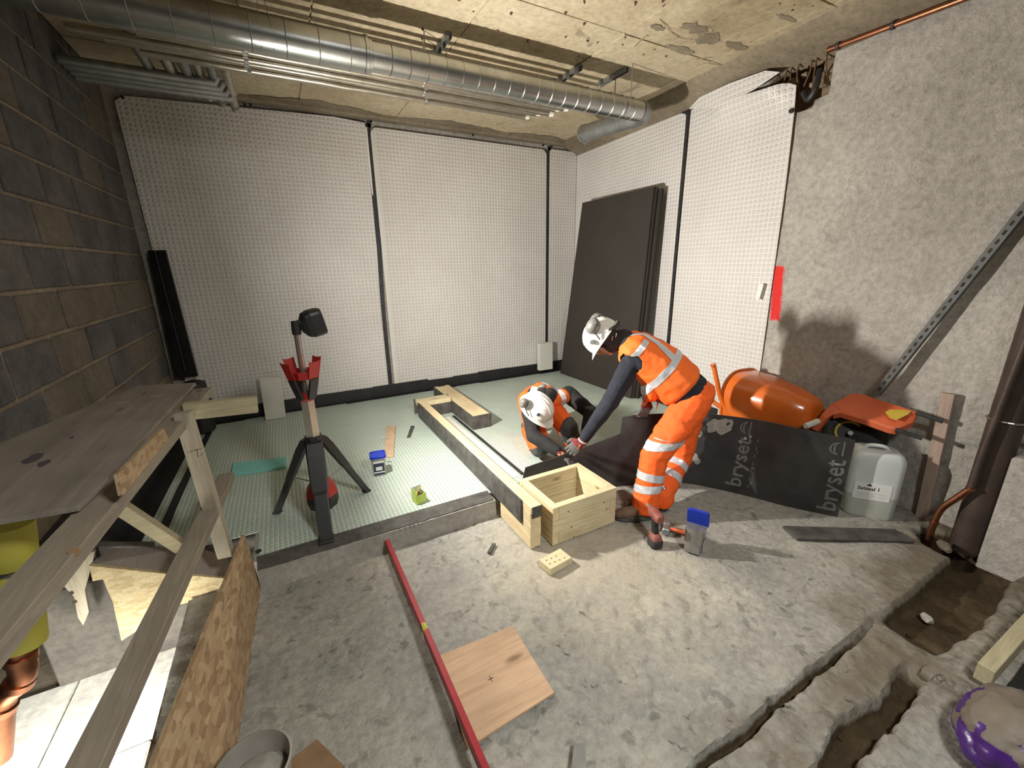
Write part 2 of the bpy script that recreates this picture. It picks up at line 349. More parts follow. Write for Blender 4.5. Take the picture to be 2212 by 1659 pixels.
m, nt, b = newmat('led_lens'); b.inputs['Base Color'].default_value = (.9, .9, .9, 1); b.inputs['Emission Color'].default_value = (1, .95, .88, 1); b.inputs['Emission Strength'].default_value = 6; M['lampface'] = m

# ================================================================== THE SETTING
def st(o): o['kind'] = 'structure'; return o
KY = 2.30; KX0 = -.325; KX1 = 1.10            # kerb front line and ends
def fbm(x, y, s, o=4):
    return noise.fractal(Vector((x*s, y*s, 3.7)), 1.0, 2.0, o)
# floor: the slab with its sawn groove and dug trench as relief
def sm(a, b, t):
    t = min(1, max(0, (t-a)/(b-a))); return t*t*(3-2*t)
def floor_h(x, y):
    h = .006*fbm(x, y, 2.2)+.004*fbm(x, y, 9)
    h0 = h
    for (px, py, r, d) in PITS:
        q = ((x-px)**2+(y-py)**2)/(r*r)
        if q < 1: h -= d*min(1, (1-q)*1.6)*(1+.6*noise.noise(Vector((x*45, y*45, 0))))
    h = max(h, h0-.015)
    e1 = .615+.012*noise.noise(Vector((x*5, 0, 1)))+.006*noise.noise(Vector((x*22, 4, 1)))       # far side of the sawn groove
    gw = .016+.012*noise.noise(Vector((x*3, 9, 2)))
    if x > .55:
        g = sm(e1+.012, e1, y)*sm(e1-gw-.02, e1-gw+.006, y)
        h -= .06*g*sm(2.5, 1.9, x)
    if y < e1:                                                                                    # soil trench, wide to the right
        e2 = .36+.04*noise.noise(Vector((x*2.3, 3, 5)))+.02*noise.noise(Vector((x*9, 3, 5)))
        a = sm(2.22, 2.5, x+.25*noise.noise(Vector((y*6, x*3, 0))))
        if x > 2.9: e2 = max(.0, e2-.0)
        h -= a*.085*sm(e1, e1-.03, y)*sm(e2-.02, e2+.03, y)
        c = sm(.37, .41, y+.03*noise.noise(Vector((x*7, 1, 8))))                                  # second ragged channel
        c2 = .44+.035*noise.noise(Vector((x*4, 1, 2)))+.012*noise.noise(Vector((x*17, 1, 2)))
        c1 = .36+.035*noise.noise(Vector((x*3.1, 7, 2)))+.014*noise.noise(Vector((x*15, 7, 2)))
        k = sm(c2, c2-.02, y)*sm(c1-.02, c1, y)*sm(1.12, 1.25, x)*sm(2.2, 2.0, x)
        h -= .075*k
        h += (.012*fbm(x, y, 6)+.008*fbm(x, y, 17))*sm(e1, e1-.05, y)
    h -= .22*sm(.17, .08, math.hypot(x-HOLE[0], (y-HOLE[1])*1.1)+.03*noise.noise(Vector((x*12, y*12, 0))))
    return h
HOLE = G(2048, 1172)
PITS = [(G(px, py).x, G(px, py).y, r, d) for px, py, r, d in (
    (1040, 1285, .05, .012), (1085, 1270, .04, .012), (1110, 1300, .035, .01), (1175, 1270, .045, .012), (1215, 1290, .04, .01), (1235, 1340, .06, .016),
    (1180, 1355, .03, .01), (1290, 1310, .05, .012), (1395, 1300, .05, .01), (1365, 1395, .06, .016), (1415, 1415, .07, .018), (1350, 1450, .045, .012),
    (1330, 1425, .04, .012), (1455, 1445, .05, .014), (1400, 1360, .05, .012), (1530, 1290, .035, .012), (1300, 1520, .03, .008), (1390, 1550, .035, .01),
    (1455, 1490, .04, .01), (845, 1520, .04, .012), (850, 1370, .02, .01), (905, 1525, .03, .008), (1110, 1240, .05, .01), (1165, 1250, .04, .01), (1600, 1230, .03, .008),
    (1420, 1500, .03, .01), (1270, 1480, .03, .008), (1490, 1240, .03, .01), (1575, 1350, .04, .006), (1210, 1390, .025, .01))]
random.seed(14)
for _ in range(75):
    q_ = G(random.gauss(1330, 170), random.gauss(1400, 105)); 
    if .3 < q_.x < 2.4 and .68 < q_.y < 1.65: PITS.append((q_.x, q_.y, random.uniform(.014, .042), random.uniform(.005, .013)))
PITS = [(a, b, c*1.15, d*1.35) for a, b, c, d in PITS]
def floor():
    bm = B()
    def patch_(x0, x1, y0, y1, dx):
        nx = max(1, round((x1-x0)/dx)); ny = max(1, round((y1-y0)/dx))
        g = [[bm.verts.new((x0+(x1-x0)*i/nx, y0+(y1-y0)*j/ny, floor_h(x0+(x1-x0)*i/nx, y0+(y1-y0)*j/ny))) for j in range(ny+1)] for i in range(nx+1)]
        for i in range(nx):
            for j in range(ny): bm.faces.new((g[i][j], g[i+1][j], g[i+1][j+1], g[i][j+1]))
    patch_(-.66, 4.1, .72, 2.42, .016); patch_(-.66, .8, -.3, .72, .03); patch_(.8, 4.1, .1, .72, .0085); patch_(.8, 4.1, -.3, .1, .03)
    for (a, b, c, d) in ((-.66, 6, -4.5, -.3), (4.08, 6, -.3, 2.42), (.9, 6, 2.41, 2.6)):
        addgeo(bm, [(a, c, -.005), (b, c, -.005), (b, d, -.005), (a, d, -.005)], [(0, 1, 2, 3)])
    addgeo(bm, [(-.66, -4.5, .0), (-.66, 2.42, .0), (-.66, 2.42, -.2), (-.66, -4.5, -.2)], [(0, 1, 2, 3)])   # edge of the slab at the pit
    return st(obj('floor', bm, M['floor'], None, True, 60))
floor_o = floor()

# raised membrane-covered base at the back with its concrete kerb
bm = B(); box(bm, (KX0-.02, KY+.10, -.02), (4.0, YB+.02, ZB-.006), 0)
st(obj('floor', bm, M['kerb']))
bm = B(); box(bm, (-1.34, 2.66, -.47), (KX0, YB+.02, ZB-.008), .01); st(obj('floor', bm, M['cblock']))
bm = B(); 
pts = [(KX0+i*(KX1-KX0)/24, KY+.004*noise.noise(Vector((i*.7, 0, 0)))) for i in range(25)]
for (a, b) in zip(pts, pts[1:]):
    addgeo(bm, [(a[0], a[1], -.01), (b[0], b[1], -.01), (b[0], b[1]+.012, ZB-.014), (a[0], a[1]+.012, ZB-.014),
                (a[0], a[1]+.16, ZB-.012), (b[0], b[1]+.16, ZB-.012)], [(0, 1, 2, 3), (3, 2, 5, 4)])
bmesh.ops.remove_doubles(bm, verts=bm.verts, dist=.0005)
kerb = st(obj('trim_1', bm, M['kerb']))
bm = B()
n = 60
for i in range(n):                                   # rough edged bitumen coat on the kerb
    a, b = [KX0+.0+(KX1-.01-KX0)*k/n for k in (i, i+1)]
    ya, yb_ = [KY+.022+.008*noise.noise(Vector((k*.45, 5, 0)))+.003*noise.noise(Vector((k*2.1, 5, 0))) for k in (i, i+1)]
    addgeo(bm, [(a, ya, ZB-.008), (b, yb_, ZB-.008), (b, KY+.128, ZB+.007), (a, KY+.128, ZB+.007), (a, ya, ZB-.02), (b, yb_, ZB-.02)], [(0, 1, 2, 3), (0, 4, 5, 1)])
obj('bitumen_coat', bm, M['bitumen'], kerb)
# back wall, right wall
bm = B(); addgeo(bm, [(XL-.1, YB+.04, -1), (4.4, YB+.04, -1), (4.4, YB+.04, ZC+.2), (XL-.1, YB+.04, ZC+.2)], [(0, 1, 2, 3)]); st(obj('wall_back', bm, M['wallc']))
bm = B(); ny, nz = 130, 66; HX = (W(1700, 200).y+.10, W(1775, 200).y-.0, 2.77, 3.07)
grid = []
hy0, hy1 = sorted((W(1665, 170).y, W(1783, 170).y)); hz0, hz1 = W(1745, 218).z, 3.15
for i in range(ny+1):
    row = []
    for j in range(nz+1):
        y = -1.6+i*(YB+.05+1.6)/ny; z = -.45+j*(ZC+.5)/nz
        n_ = .012*fbm(y, z, 1.3)+.006*fbm(y, z, 6)+.004*noise.noise(Vector((y*22, z*22, 0)))
        e = noise.noise(Vector((y*9, z*9, 4)))*.05
        hole = sm(hy0-.02, hy0+.03, y+e)*sm(hy1+.02, hy1-.03, y+e)*sm(hz0-.02, hz0+.03, z+e)
        row.append(bm.verts.new((xw(y)+.012+n_+.22*hole, y, z)))
    grid.append(row)
for i in range(ny):
    for j in range(nz):
        f = bm.faces.new((grid[i][j], grid[i+1][j], grid[i+1][j+1], grid[i][j+1]))
        if max(v.co.x-xw(v.co.y) for v in f.verts) > .07: f.material_index = 1
wr = st(obj('wall_right', bm, [M['wallc'], M['brickr']], None, True, 180))
# red sprayed mark (paint on this wall only)
mw_ = M['wallc'].copy(); nt = mw_.node_tree; pb = nt.nodes['Principled BSDF']; old = pb.inputs['Base Color'].links[0].from_socket
pt0, pt1 = W(1682, 577), W(1672, 690); tc = nd(nt, 'ShaderNodeTexCoord'); sp = nd(nt, 'ShaderNodeSeparateXYZ'); nt.links.new(tc.outputs['Object'], sp.inputs[0]); v_ = coords(nt)
nn_ = mth(nt, 'MULTIPLY', mth(nt, 'SUBTRACT', noise_n(nt, v_, 60, 5, .7), .5), .055)
dy = mth(nt, 'ABSOLUTE', mth(nt, 'SUBTRACT', sp.outputs['Y'], mth(nt, 'ADD', mth(nt, 'MULTIPLY', sp.outputs['Z'], (pt0.y-pt1.y)/(pt0.z-pt1.z)), pt1.y-pt1.z*(pt0.y-pt1.y)/(pt0.z-pt1.z))))
dzz = mth(nt, 'SUBTRACT', mth(nt, 'ABSOLUTE', mth(nt, 'SUBTRACT', sp.outputs['Z'], (pt0.z+pt1.z)/2)), (pt0.z-pt1.z)/2-.035)
dd_ = mth(nt, 'ADD', mth(nt, 'MAXIMUM', dy, dzz), nn_)
nt.links.new(mix(nt, ramp(nt, dd_, [(.034, 1.), (.052, 0.)]), old, (.86, .05, .045)), pb.inputs['Base Color'])
wr.data.materials[0] = mw_
# left wall of blocks, mortar smeared proud of the joints
bm = B(); addgeo(bm, [(XL-.012, -2, .55), (XL-.012, YB+.04, .55), (XL-.012, YB+.04, ZC+.1), (XL-.012, -2, ZC+.1), (XL-.012, 2.7, .1), (XL-.012, YB+.04, .1), (XL-.3, -2, .55), (XL-.3, YB, .55)], [(0, 1, 2, 3), (4, 5, 1), (0, 1, 7, 6)])
addgeo(bm, [(XL-.01, 2.7, .1), (XL-.01, YB, .1), (XL-.01, YB, .56), (XL-.01, 2.7, .56)], [(0, 1, 2, 3)])
wl = st(obj('wall_left', bm, M['mortar']))
Z0 = X(0, 521, XL).z; CH = .2245
bl = None
ys = []
for k in range(-5, 7):
    z0 = Z0+k*CH
    if z0 > ZC: continue
    off = .225 if k % 2 else 0.0
    y = .55+off-.02
    while y < YB-.02:
        y1 = min(y+.447, YB-.005); sm_ = random.random() < (.55 if k < -1 else .16)
        if y1-y > .06:
            bmx = B(); j = .009; d = random.uniform(-.003, .003)
            box(bmx, (XL-.03, y+j*1.5+.003*random.random(), z0+j*1.2), (XL+d, y1-j*1.5, z0+CH-j*1.2), .006)
            o = obj('concrete_block', bmx, M['blockm'] if sm_ else M['block'], wl)
        y = y1
# ceiling
bm = B(); addgeo(bm, [(XL-.1, -4.5, ZC+.012), (5, -4.5, ZC+.012), (5, YB+.04, ZC+.012), (XL-.1, YB+.04, ZC+.012)], [(3, 2, 1, 0)])
ce = st(obj('ceiling', bm, M['ceil']))
random.seed(3)
gx = [XL, -.35, .42, 1.36, 2.37, 3.30, 3.72]; gy = [-1.0, .0, .98, 1.82, 2.67, 3.55, 4.4, YB]
for i in range(len(gx)-1):
    for j in range(len(gy)-1):                  # formwork panel marks: each bay slightly proud or tilted
        bmx = B(); g_ = .005; z = ZC-random.uniform(.001, .008)
        b_ = [(gx[i]+g_, gy[j]+g_, z), (gx[i+1]-g_, gy[j]+g_, z+random.uniform(-.003, .003)), (gx[i+1]-g_, gy[j+1]-g_, z), (gx[i]+g_, gy[j+1]-g_, z+random.uniform(-.003, .003))]
        hexa(bmx, b_, [(p[0], p[1], ZC+.02) for p in b_], .002); obj('ceiling_panel', bmx, M['ceil'], ce)
# spalled streaks on the ceiling
def streak(pxs, r=.012):
    bm = B(); tube(bm, arc([G(a, b, ZC-.004) for a, b in pxs], 4), [r*(.6+.6*random.random()) for _ in arc([Vector((0, 0, 0))]*len(pxs), 4)], 6)
    for v in bm.verts: v.co.z = ZC-.004+(v.co.z-ZC+.004)*.4
    return bm
for pxs in (((1440, 60), (1470, 80), (1500, 84)), ((1460, 105), (1500, 125), (1540, 122)), ((1425, 40), (1450, 62)), ((1480, 55), (1540, 62), (1520, 80)), ((1570, 110), (1590, 98), (1625, 88)),
            ((1400, 75), (1380, 90), (1362, 110)), ((1520, 135), (1560, 140)), ((1690, 40), (1710, 36))):
    obj('spalled_streak', streak(pxs), M['brickr'], ce, True)
random.seed(31)
for k in range(46):
    px, py = random.uniform(880, 1900), random.uniform(-40, 130); p = G(px, py, ZC-.010)
    if p.x > 3.35: continue
    bm = B(); r = random.uniform(.003, .009); tube(bm, [p, p+Vector((random.uniform(-.02, .02), random.uniform(-.02, .02), .004))], r, 6); obj('nail_hole_mark', bm, M['rust'], ce)
for (px, py, w_, h_) in ((1500, 62, .12, .05), (1530, 85, .10, .07), (1470, 108, .14, .04), (1590, 100, .12, .035), (1420, 60, .06, .03), (1700, 40, .10, .02)):
    c_ = G(px, py, ZC-.0105); n = 18; bm = B(); pts = [c_+Vector((w_*math.cos(a)*(1+.5*noise.noise(Vector((math.cos(a)*2, math.sin(a)*2, px)))), h_*math.sin(a)*(1+.8*noise.noise(Vector((math.cos(a)*3, math.sin(a)*3, py)))), 0)) for a in [2*PI*j/n for j in range(n)]]
    prism(bm, pts, (0, 0, .004)); obj('spalled_patch', bm, M['haunch'], ce)
# haunch of darker concrete where soffit and right wall meet
bm = B(); 
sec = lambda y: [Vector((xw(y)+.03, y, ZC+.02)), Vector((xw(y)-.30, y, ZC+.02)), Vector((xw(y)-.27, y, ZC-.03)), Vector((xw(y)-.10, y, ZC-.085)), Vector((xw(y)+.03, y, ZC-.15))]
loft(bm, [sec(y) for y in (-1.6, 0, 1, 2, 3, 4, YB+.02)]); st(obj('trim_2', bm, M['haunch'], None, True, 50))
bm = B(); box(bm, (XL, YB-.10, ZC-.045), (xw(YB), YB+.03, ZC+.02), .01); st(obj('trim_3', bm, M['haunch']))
bm = B()
for a, b in ((0.0, 1.2), (1.4, 2.6), (2.7, 3.6), (-.6, -.1)):
    n = 14; lo = []
    for i in range(n+1):
        x = a+(b-a)*i/n; lo.append((x, YB-.10-.12*math.sin(PI*i/n)*(1+.6*noise.noise(Vector((x*6, 0, 0)))), ZC-.010))
    for p, q in zip(lo, lo[1:]):
        addgeo(bm, [p, q, (q[0], YB-.09, ZC-.012), (p[0], YB-.09, ZC-.012)], [(0, 1, 2, 3)])
obj('slurry_runs', bm, M['haunch'], ce)
# far side walls, behind the viewer
bm = B(); addgeo(bm, [(XL-.1, -4.5, -1.2), (5, -4.5, -1.2), (5, -4.5, ZC+.1), (XL-.1, -4.5, ZC+.1)], [(0, 1, 2, 3)]); st(obj('wall_front', bm, M['block']))
# the far right wall panel stepping forward near the viewer
pa = G(2130, 1128, .0)
xs = pa.x
bm = B(); pn = X(2130, 1128, 3.42); 
p_ = [X(2140, 1120, 3.40), X(2212, 1120, 3.40)]
ypan = p_[0].y
box(bm, (3.40, -.6, -.1), (3.60, ypan, .62), .012); st(obj('trim_4', bm, M['wallc']))

# ------------------------------------------------ the pit on the left: white block wall, slab edge, beam stub
bm = B(); addgeo(bm, [(-2.8, -4.5, -.47), (-.60, -4.5, -.47), (-.60, 2.67, -.47), (-2.8, 2.67, -.47), (-2.8, 5, -.47), (-1.3, 5, -.47), (-1.3, 2.67, -.47)], [(0, 1, 2, 3), (3, 6, 5, 4)])
pw = st(obj('floor', bm, M['mortar']))
random.seed(5)
for i in range(4):
    for j in range(5):
        x0 = -2.5+i*.62-.2*(j % 2); y0 = -.2+j*.575; bmx = B()
        box(bmx, (x0+.003, y0+.003, -.469), (min(x0+.617, -.62), y0+.572, -.45+random.uniform(-.003, .003)), .005); obj('white_slab', bmx, M['whiteblock'], pw)
bm = B(); addgeo(bm, [(-2.8, -4.5, -.5), (-2.8, 5, -.5), (-2.8, 5, 1.2), (-2.8, -4.5, 1.2), (-2.8, 5, .56), (XL, 5, .56), (XL, -4.5, .56), (-2.8, -4.5, .56)], [(0, 1, 2, 3), (4, 5, 6, 7)]); st(obj('wall_pit', bm, M['cblock']))

# ================================================================== THINGS
# ---------- membranes on the walls
def sheet(name, label, quads, mat, group=None, dots=(), edge=None, wallname='b', thick=.006):
    """quads: outline in the plane; dots: fixings"""
    bm = B(); nrm = Vector((0, -1, 0)) if wallname == 'b' else Vector((-1, .05, 0))
    prism(bm, quads, nrm*thick, 0)
    o = obj(name, bm, mat); tag(o, label, 'membrane', group)
    if dots:
        for d in dots:
            bmx = B(); tube(bmx, [d+nrm*thick, d+nrm*(thick+.012)], .013, 10); obj('fixing_plug', bmx, M['black'], o)
    return o
def yb(px, py, off=0): return Y(px, py, YB-off)
zt = lambda px, py: yb(px, py).z
T1 = yb(785, 245); T2 = yb(1182, 308)
x1 = yb(787, 250).x; x1b = yb(845, 850).x; x2 = yb(1182, 310).x; x2b = yb(1180, 800).x
sheet('wall_membrane', 'wide white studded membrane sheet at the left of the back wall, in shade', 
      [Vector((XL+.10, YB, ZB)), Vector((x1b-.004, YB, ZB)), Vector((x1-.004, YB, 3.14)), Vector((x1-.3, YB, 3.16)), Vector((XL+.13, YB, 3.10)), Vector((XL+.07, YB, 3.05))], M['mem_b'],
      'studded wall membranes', [yb(265, 211), yb(529, 227), yb(541, 227)])
def rc(x0, x1_, z1, r=.07, y=YB):
    """sheet outline with rounded top corners"""
    o = [Vector((x0, y, ZB)), Vector((x1_, y, ZB))]
    o += [Vector((x1_-r+r*math.cos(a), y, z1-r+r*math.sin(a))) for a in [PI/2*k/5 for k in range(6)]]
    o += [Vector((x0+r-r*math.sin(a), y, z1-r+r*math.cos(a))) for a in [PI/2*k/5 for k in range(6)]]
    return o
s2 = sheet('wall_membrane', 'brightly lit studded membrane sheet mid back wall, between two black tapes', rc(x1+.045, x2-.012, 3.11), M['mem_b'],
      'studded wall membranes', [yb(800.5, 263), yb(1021, 292), yb(1172, 314)])
for q in ((x1+.045, x1+.085, M['mem_edge']),):
    bm = B(); prism(bm, [Vector((q[0], YB-.0065, ZB)), Vector((q[1], YB-.0065, ZB)), Vector((q[1], YB-.0065, 3.08)), Vector((q[0], YB-.0065, 3.05))], (0, -.003, 0)); obj('flat_edge_strip', bm, q[2], s2)
sheet('wall_membrane', 'narrow studded membrane strip on the back wall, right against the corner', rc(x2+.035, xw(YB)-.006, 3.13, .05), M['mem_b'], 'studded wall membranes', [yb(1189, 318)])
def wp(y, z, off=0): return Vector((xw(y)-off, y, z))
ye = W(1490, 225).y; yr = W(1720, 235).y; yrb = W(1645, 800).y
s4 = sheet('wall_membrane', 'studded membrane sheet on the right wall behind the leaning dark boards', [wp(YB-.01, ZB), wp(ye+.02, ZB), wp(ye+.02, 3.02), wp(ye+.035, 3.06), wp(ye+.07, 3.085), wp(YB-.01, 3.15)], M['mem_r'],
      'studded wall membranes', [W(1385, 272), W(1253, 325)], wallname='r')
# last sheet with its top corner curling off the wall
bm = B(); nu, nv = 26, 60; zt5 = 3.10; g = []
for i in range(nu+1):
    row = []
    for j in range(nv+1):
        u = i/nu; v = j/nv; yv = yr+(yrb-yr)*(1-v)
        y = (ye-.03)+(yv-(ye-.03))*u; z = ZB*.0+.0+(zt5+.02*(1-u)-.05*u)*v
        rr = sm(.90, 1, v)*sm(.15, .45, u)*sm(1.05, .8, u)
        rnd = max(0, u-.80)/.2; z -= .10*v**20*rnd**2.2+.06*v**20*max(0, (.10-u)/.1)**2
        off = .010+.10*rr+.012*math.sin(u*9+v*4)*.5*sm(.1, .9, v)+.02*sm(.7, 1, v)*u
        z -= .09*rr
        row.append(bm.verts.new((xw(y)-off, y, max(z, .0))))
    g.append(row)
for i in range(nu):
    for j in range(nv): bm.faces.new((g[i][j], g[i+1][j], g[i+1][j+1], g[i][j+1]))
for f in bm.faces: f.normal_update()
bmesh.ops.solidify(bm, geom=list(bm.faces), thickness=.005)
s5 = tag(obj('wall_membrane', bm, M['mem_r'], None, True), 'studded membrane sheet with curling top on the right wall, next to bare concrete', 'membrane', 'studded wall membranes')
bm = B(); fl = [wp(ye-.02, 3.09, .03), wp(ye-.2, 3.12, .10), wp((ye+yr)/2, 3.115, .13), wp(yr+.22, 3.10, .12), wp(yr+.1, 3.05, .11)]
lo = [wp(ye-.02, 3.09, .02), wp(ye-.2, 3.03, .08), wp((ye+yr)/2+.1, 2.96, .12), wp(yr+.3, 3.0, .11), wp(yr+.1, 3.05, .11)]
for k in range(4): addgeo(bm, [lo[k], lo[k+1], fl[k+1], fl[k]], [(0, 1, 2, 3)])
bmesh.ops.remove_doubles(bm, verts=bm.verts, dist=.001); bmesh.ops.solidify(bm, geom=list(bm.faces), thickness=.004)
obj('folded_top_flap', bm, M['mem_r'], s5, True)
for p in (W(1517, 220, .02), W(1711, 240, .03)):
    bmx = B(); tube(bmx, [p, p+Vector((-.02, 0, 0))], .016, 10); obj('fixing_plug', bmx, M['black'], s5)
bm = B(); a = [wp(yrb+.13, .92, .035), wp(yrb+.17, .92, .035), wp(yrb+.12, .80, .035), wp(yrb+.09, .80, .035)]
# tape strips
def tape(label, pts, wd, nrm, grp='black tape strips'):
    bm = B(); pts = [Vector(p) for p in pts]; rows = []
    pp = arc(pts, 10)
    for i, p in enumerate(pp):
        d = (pp[min(i+1, len(pp)-1)]-pp[max(i-1, 0)]).normalized(); s = d.cross(nrm).normalized()
        ww = wd*(1+.10*noise.noise(p*9)); rows.append((p-s*ww/2, p+s*ww/2, p+s*ww/2+nrm*.004, p-s*ww/2+nrm*.004))
    loft(bm, rows); o = obj('tape_strip', bm, M['tape']); return tag(o, label, 'tape', grp)
NB = Vector((0, -1, 0)); NR = Vector((-1, .05, 0)).normalized(); NU = Vector((0, 0, 1))
tape('black tape strip left of the middle on the back wall, reaching from soffit to floor', [Vector((x1+.045, YB-.008, 3.12)), Vector((x1+.02, YB-.008, 3.05)), Vector((x1+.022, YB-.008, 2.2)), Vector((x1b+.0, YB-.008, 1.2)), Vector((x1b+.0, YB-.008, ZB))], .042, NB)
tape('black tape strip on the back wall nearest the corner', [Vector((x2+.035, YB-.008, 3.12)), Vector((x2+.013, YB-.008, 3.05)), Vector((x2+.01, YB-.008, 2)), Vector((x2+.01, YB-.008, ZB))], .032, NB)
tape('black tape strip down the right wall beside the last membrane sheet', [wp(ye+.08, 3.10, .009), wp(ye+.02, 3.07, .010), wp(ye, 3.0, .012), wp(ye-.0, 1.8, .012), wp(ye, ZB+.01, .012)], .036, NR)
pl = obj('backing_strip', prism(B(), [Vector((x1-.005, YB-.014, 3.10)), Vector((x1+.012, YB-.014, 3.10)), Vector((x1+.01, YB-.014, 2.45)), Vector((x1-.002, YB-.014, 2.43)), Vector((x1-.012, YB-.014, 2.8))], (0, -.002, 0)), M['whitep'])
tag(pl, 'loose white peel-off strip hanging beside the upper end of a black wall tape', 'strip')
bm = B(); prism(bm, [W(1641, 612, .05), W(1650, 614, .05), W(1640, 648, .05), W(1631, 645, .05)], (-.003, 0, 0)); tag(obj('paper_tag', bm, M['whitep']), 'small white paper tag on the last studded sheet of the right wall', 'tag')

# ---------- floor membranes
def flat(name, pts, z, t=.005):
    bm = B(); prism(bm, [Vector((p[0], p[1], z)) for p in pts], (0, 0, t)); return obj(name, bm, M['mem_g'])
tag(flat('floor_membrane', [(-1.05, 2.70), (KX0, 2.70), (KX0, KY+.10), (1.105, KY+.10), (1.105, 4.15), (1.45, 4.3), (1.45, YB-.02), (-1.05, YB-.02)], ZB-.004), 'pale green studded membrane covering the base left of the long timber beam', 'membrane', 'floor membranes')
tag(flat('floor_membrane', [(1.19, KY+.12), (xw(2.3)-.02, KY+.12), (xw(YB)-.02, YB-.02), (1.452, YB-.02), (1.452, 4.3), (1.19, 4.14)], ZB-.004), 'pale green studded membrane around the kneeling worker, right of the long beam', 'membrane', 'floor membranes')
a = G(979, 899, ZB); b_ = G(1130, 1026, ZB)
tape('dark tape strip along the membrane seam just right of the long timber beam', [a+NU*.003, (a+b_)/2+NU*.003, b_+NU*.003], .03, NU, 'black floor tape strips')
bm = B(); q = (b_-a).normalized().cross(NU)*.045
prism(bm, [a+q-Vector((0,0,-.001)), b_+q-Vector((0,0,-.001)), b_+q*2.2-Vector((0,0,-.001)), a+q*2.2-Vector((0,0,-.001))], (0, 0, .004)); tag(obj('seam_strip', bm, M['mem_edge']), 'smooth pale overlap strip beside the dark floor tape, right of the beam', 'strip')
tape('dark tape strip on the green membrane behind the leaning post, lower left', [G(345, 1165, ZB)+NU*.003, G(395, 1050, ZB)+NU*.003, G(452, 935, ZB)+NU*.003], .05, NU, 'black floor tape strips')
# black upstands along the foot of the walls
random.seed(11)
bm = B(); xx = XL+.05
while xx < xw(YB)-.03:
    x2_ = min(xx+random.uniform(.3, .7), xw(YB)-.01); h_ = .135+random.uniform(-.008, .008); f_ = .07+random.uniform(-.015, .03)
    prism(bm, [Vector((xx, YB-.009, ZB+h_)), Vector((x2_, YB-.009, ZB+h_+random.uniform(-.006, .006))), Vector((x2_, YB-.013, ZB)), Vector((xx, YB-.013, ZB))], (0, -.003, 0))
    prism(bm, [Vector((xx, YB-.01, ZB+.003)), Vector((x2_, YB-.01, ZB+.003)), Vector((x2_, YB-f_, ZB+.003)), Vector((xx, YB-f_-.01, ZB+.003))], (0, 0, .004)); xx = x2_-.01
tag(obj('black_upstand', bm, M['dpm']), 'black damp-proof upstand strip along the foot of the back wall', 'strip')
bm = B(); prism(bm, [wp(YB-.02, ZB, .012), wp(2.5, ZB, .012), wp(2.5, ZB+.13, .012), wp(YB-.02, ZB+.13, .012)], (-.004, 0, 0)); prism(bm, [wp(YB-.02, ZB+.003, .012), wp(2.5, ZB+.003, .012), wp(2.5, ZB+.003, .10), wp(YB-.02, ZB+.003, .09)], (0, 0, .004))
tag(obj('black_upstand', bm, M['dpm']), 'black damp-proof upstand strip along the foot of the right wall', 'strip')
bm = B(); prism(bm, [Vector((XL+.002, 2.7, ZB)), Vector((XL+.002, YB-.02, ZB)), Vector((XL+.002, YB-.02, ZB+.13)), Vector((XL+.002, 2.7, ZB+.13))], (.004, 0, 0)); prism(bm, [Vector((XL+.002, 2.7, ZB+.003)), Vector((XL+.002, YB-.02, ZB+.003)), Vector((XL+.15, YB-.02, ZB+.003)), Vector((XL+.12, 2.7, ZB+.003))], (0, 0, .004))
tag(obj('black_upstand', bm, M['dpm']), 'black damp-proof upstand strip along the foot of the left wall', 'strip')

# ---------- boards leaning on the back wall
def slab(name, label, cat, pts, thick, mat, bev=.002, group=None, parent=None):
    bm = B(); prism(bm, pts, thick, bev); o = obj(name, bm, mat, parent); 
    return tag(o, label, cat, group) if label else o
slab('insulation_board', 'off-white insulation board leaning on the back wall behind the tripod light', 'board', [Y(559, 816, 4.93), Y(606, 815, 4.93), Vector((Y(616, 891, 4.90).x, 4.90, ZB+.004)), Vector((Y(572, 897, 4.90).x, 4.90, ZB+.004))], (0, .06, 0), M['insul'], .003, 'white insulation offcuts')
slab('insulation_board', 'small off-white insulation board standing near the corner beside the dark boards', 'board', [Y(1166, 743, 5.0), Y(1194, 739, 5.0), Y(1194, 797, 4.98), Y(1166, 801, 4.98)], (0, .07, 0), M['insul'], .003, 'white insulation offcuts')
# dark panel in the left corner, standing on a black wrapped bundle
bm = B(); prism(bm, [Y(318, 541, 5.05), Y(357, 540, 4.98), Y(427, 813, 4.98), Y(378, 818, 5.05)], (0, .05, 0), .002)
t = obj('leaning_panel', bm, M['dpm']); tag(t, 'tall narrow matt black panel leaning in the left corner', 'panel')
tube(bm := B(), [Y(334, 541, 4.975), Y(400, 800, 4.97)], .004, 6); obj('panel_seam', bm, M['tape'], t)
bm = B(); c = Vector((-.86, 4.84, .42)); lathe(bm, [(.05, -.275), (.11, -.26), (.12, 0), (.10, .22), (.04, .245)], 14, Matrix.Translation(c))
for v in bm.verts: v.co += Vector((noise.noise(v.co*5), noise.noise(v.co*5+Vector((9, 0, 0))), 0))*.03
tag(obj('wrapped_bundle', bm, M['dpm'], None, True), 'black wrapped bundle in the left corner beneath the tall black panel', 'bundle')
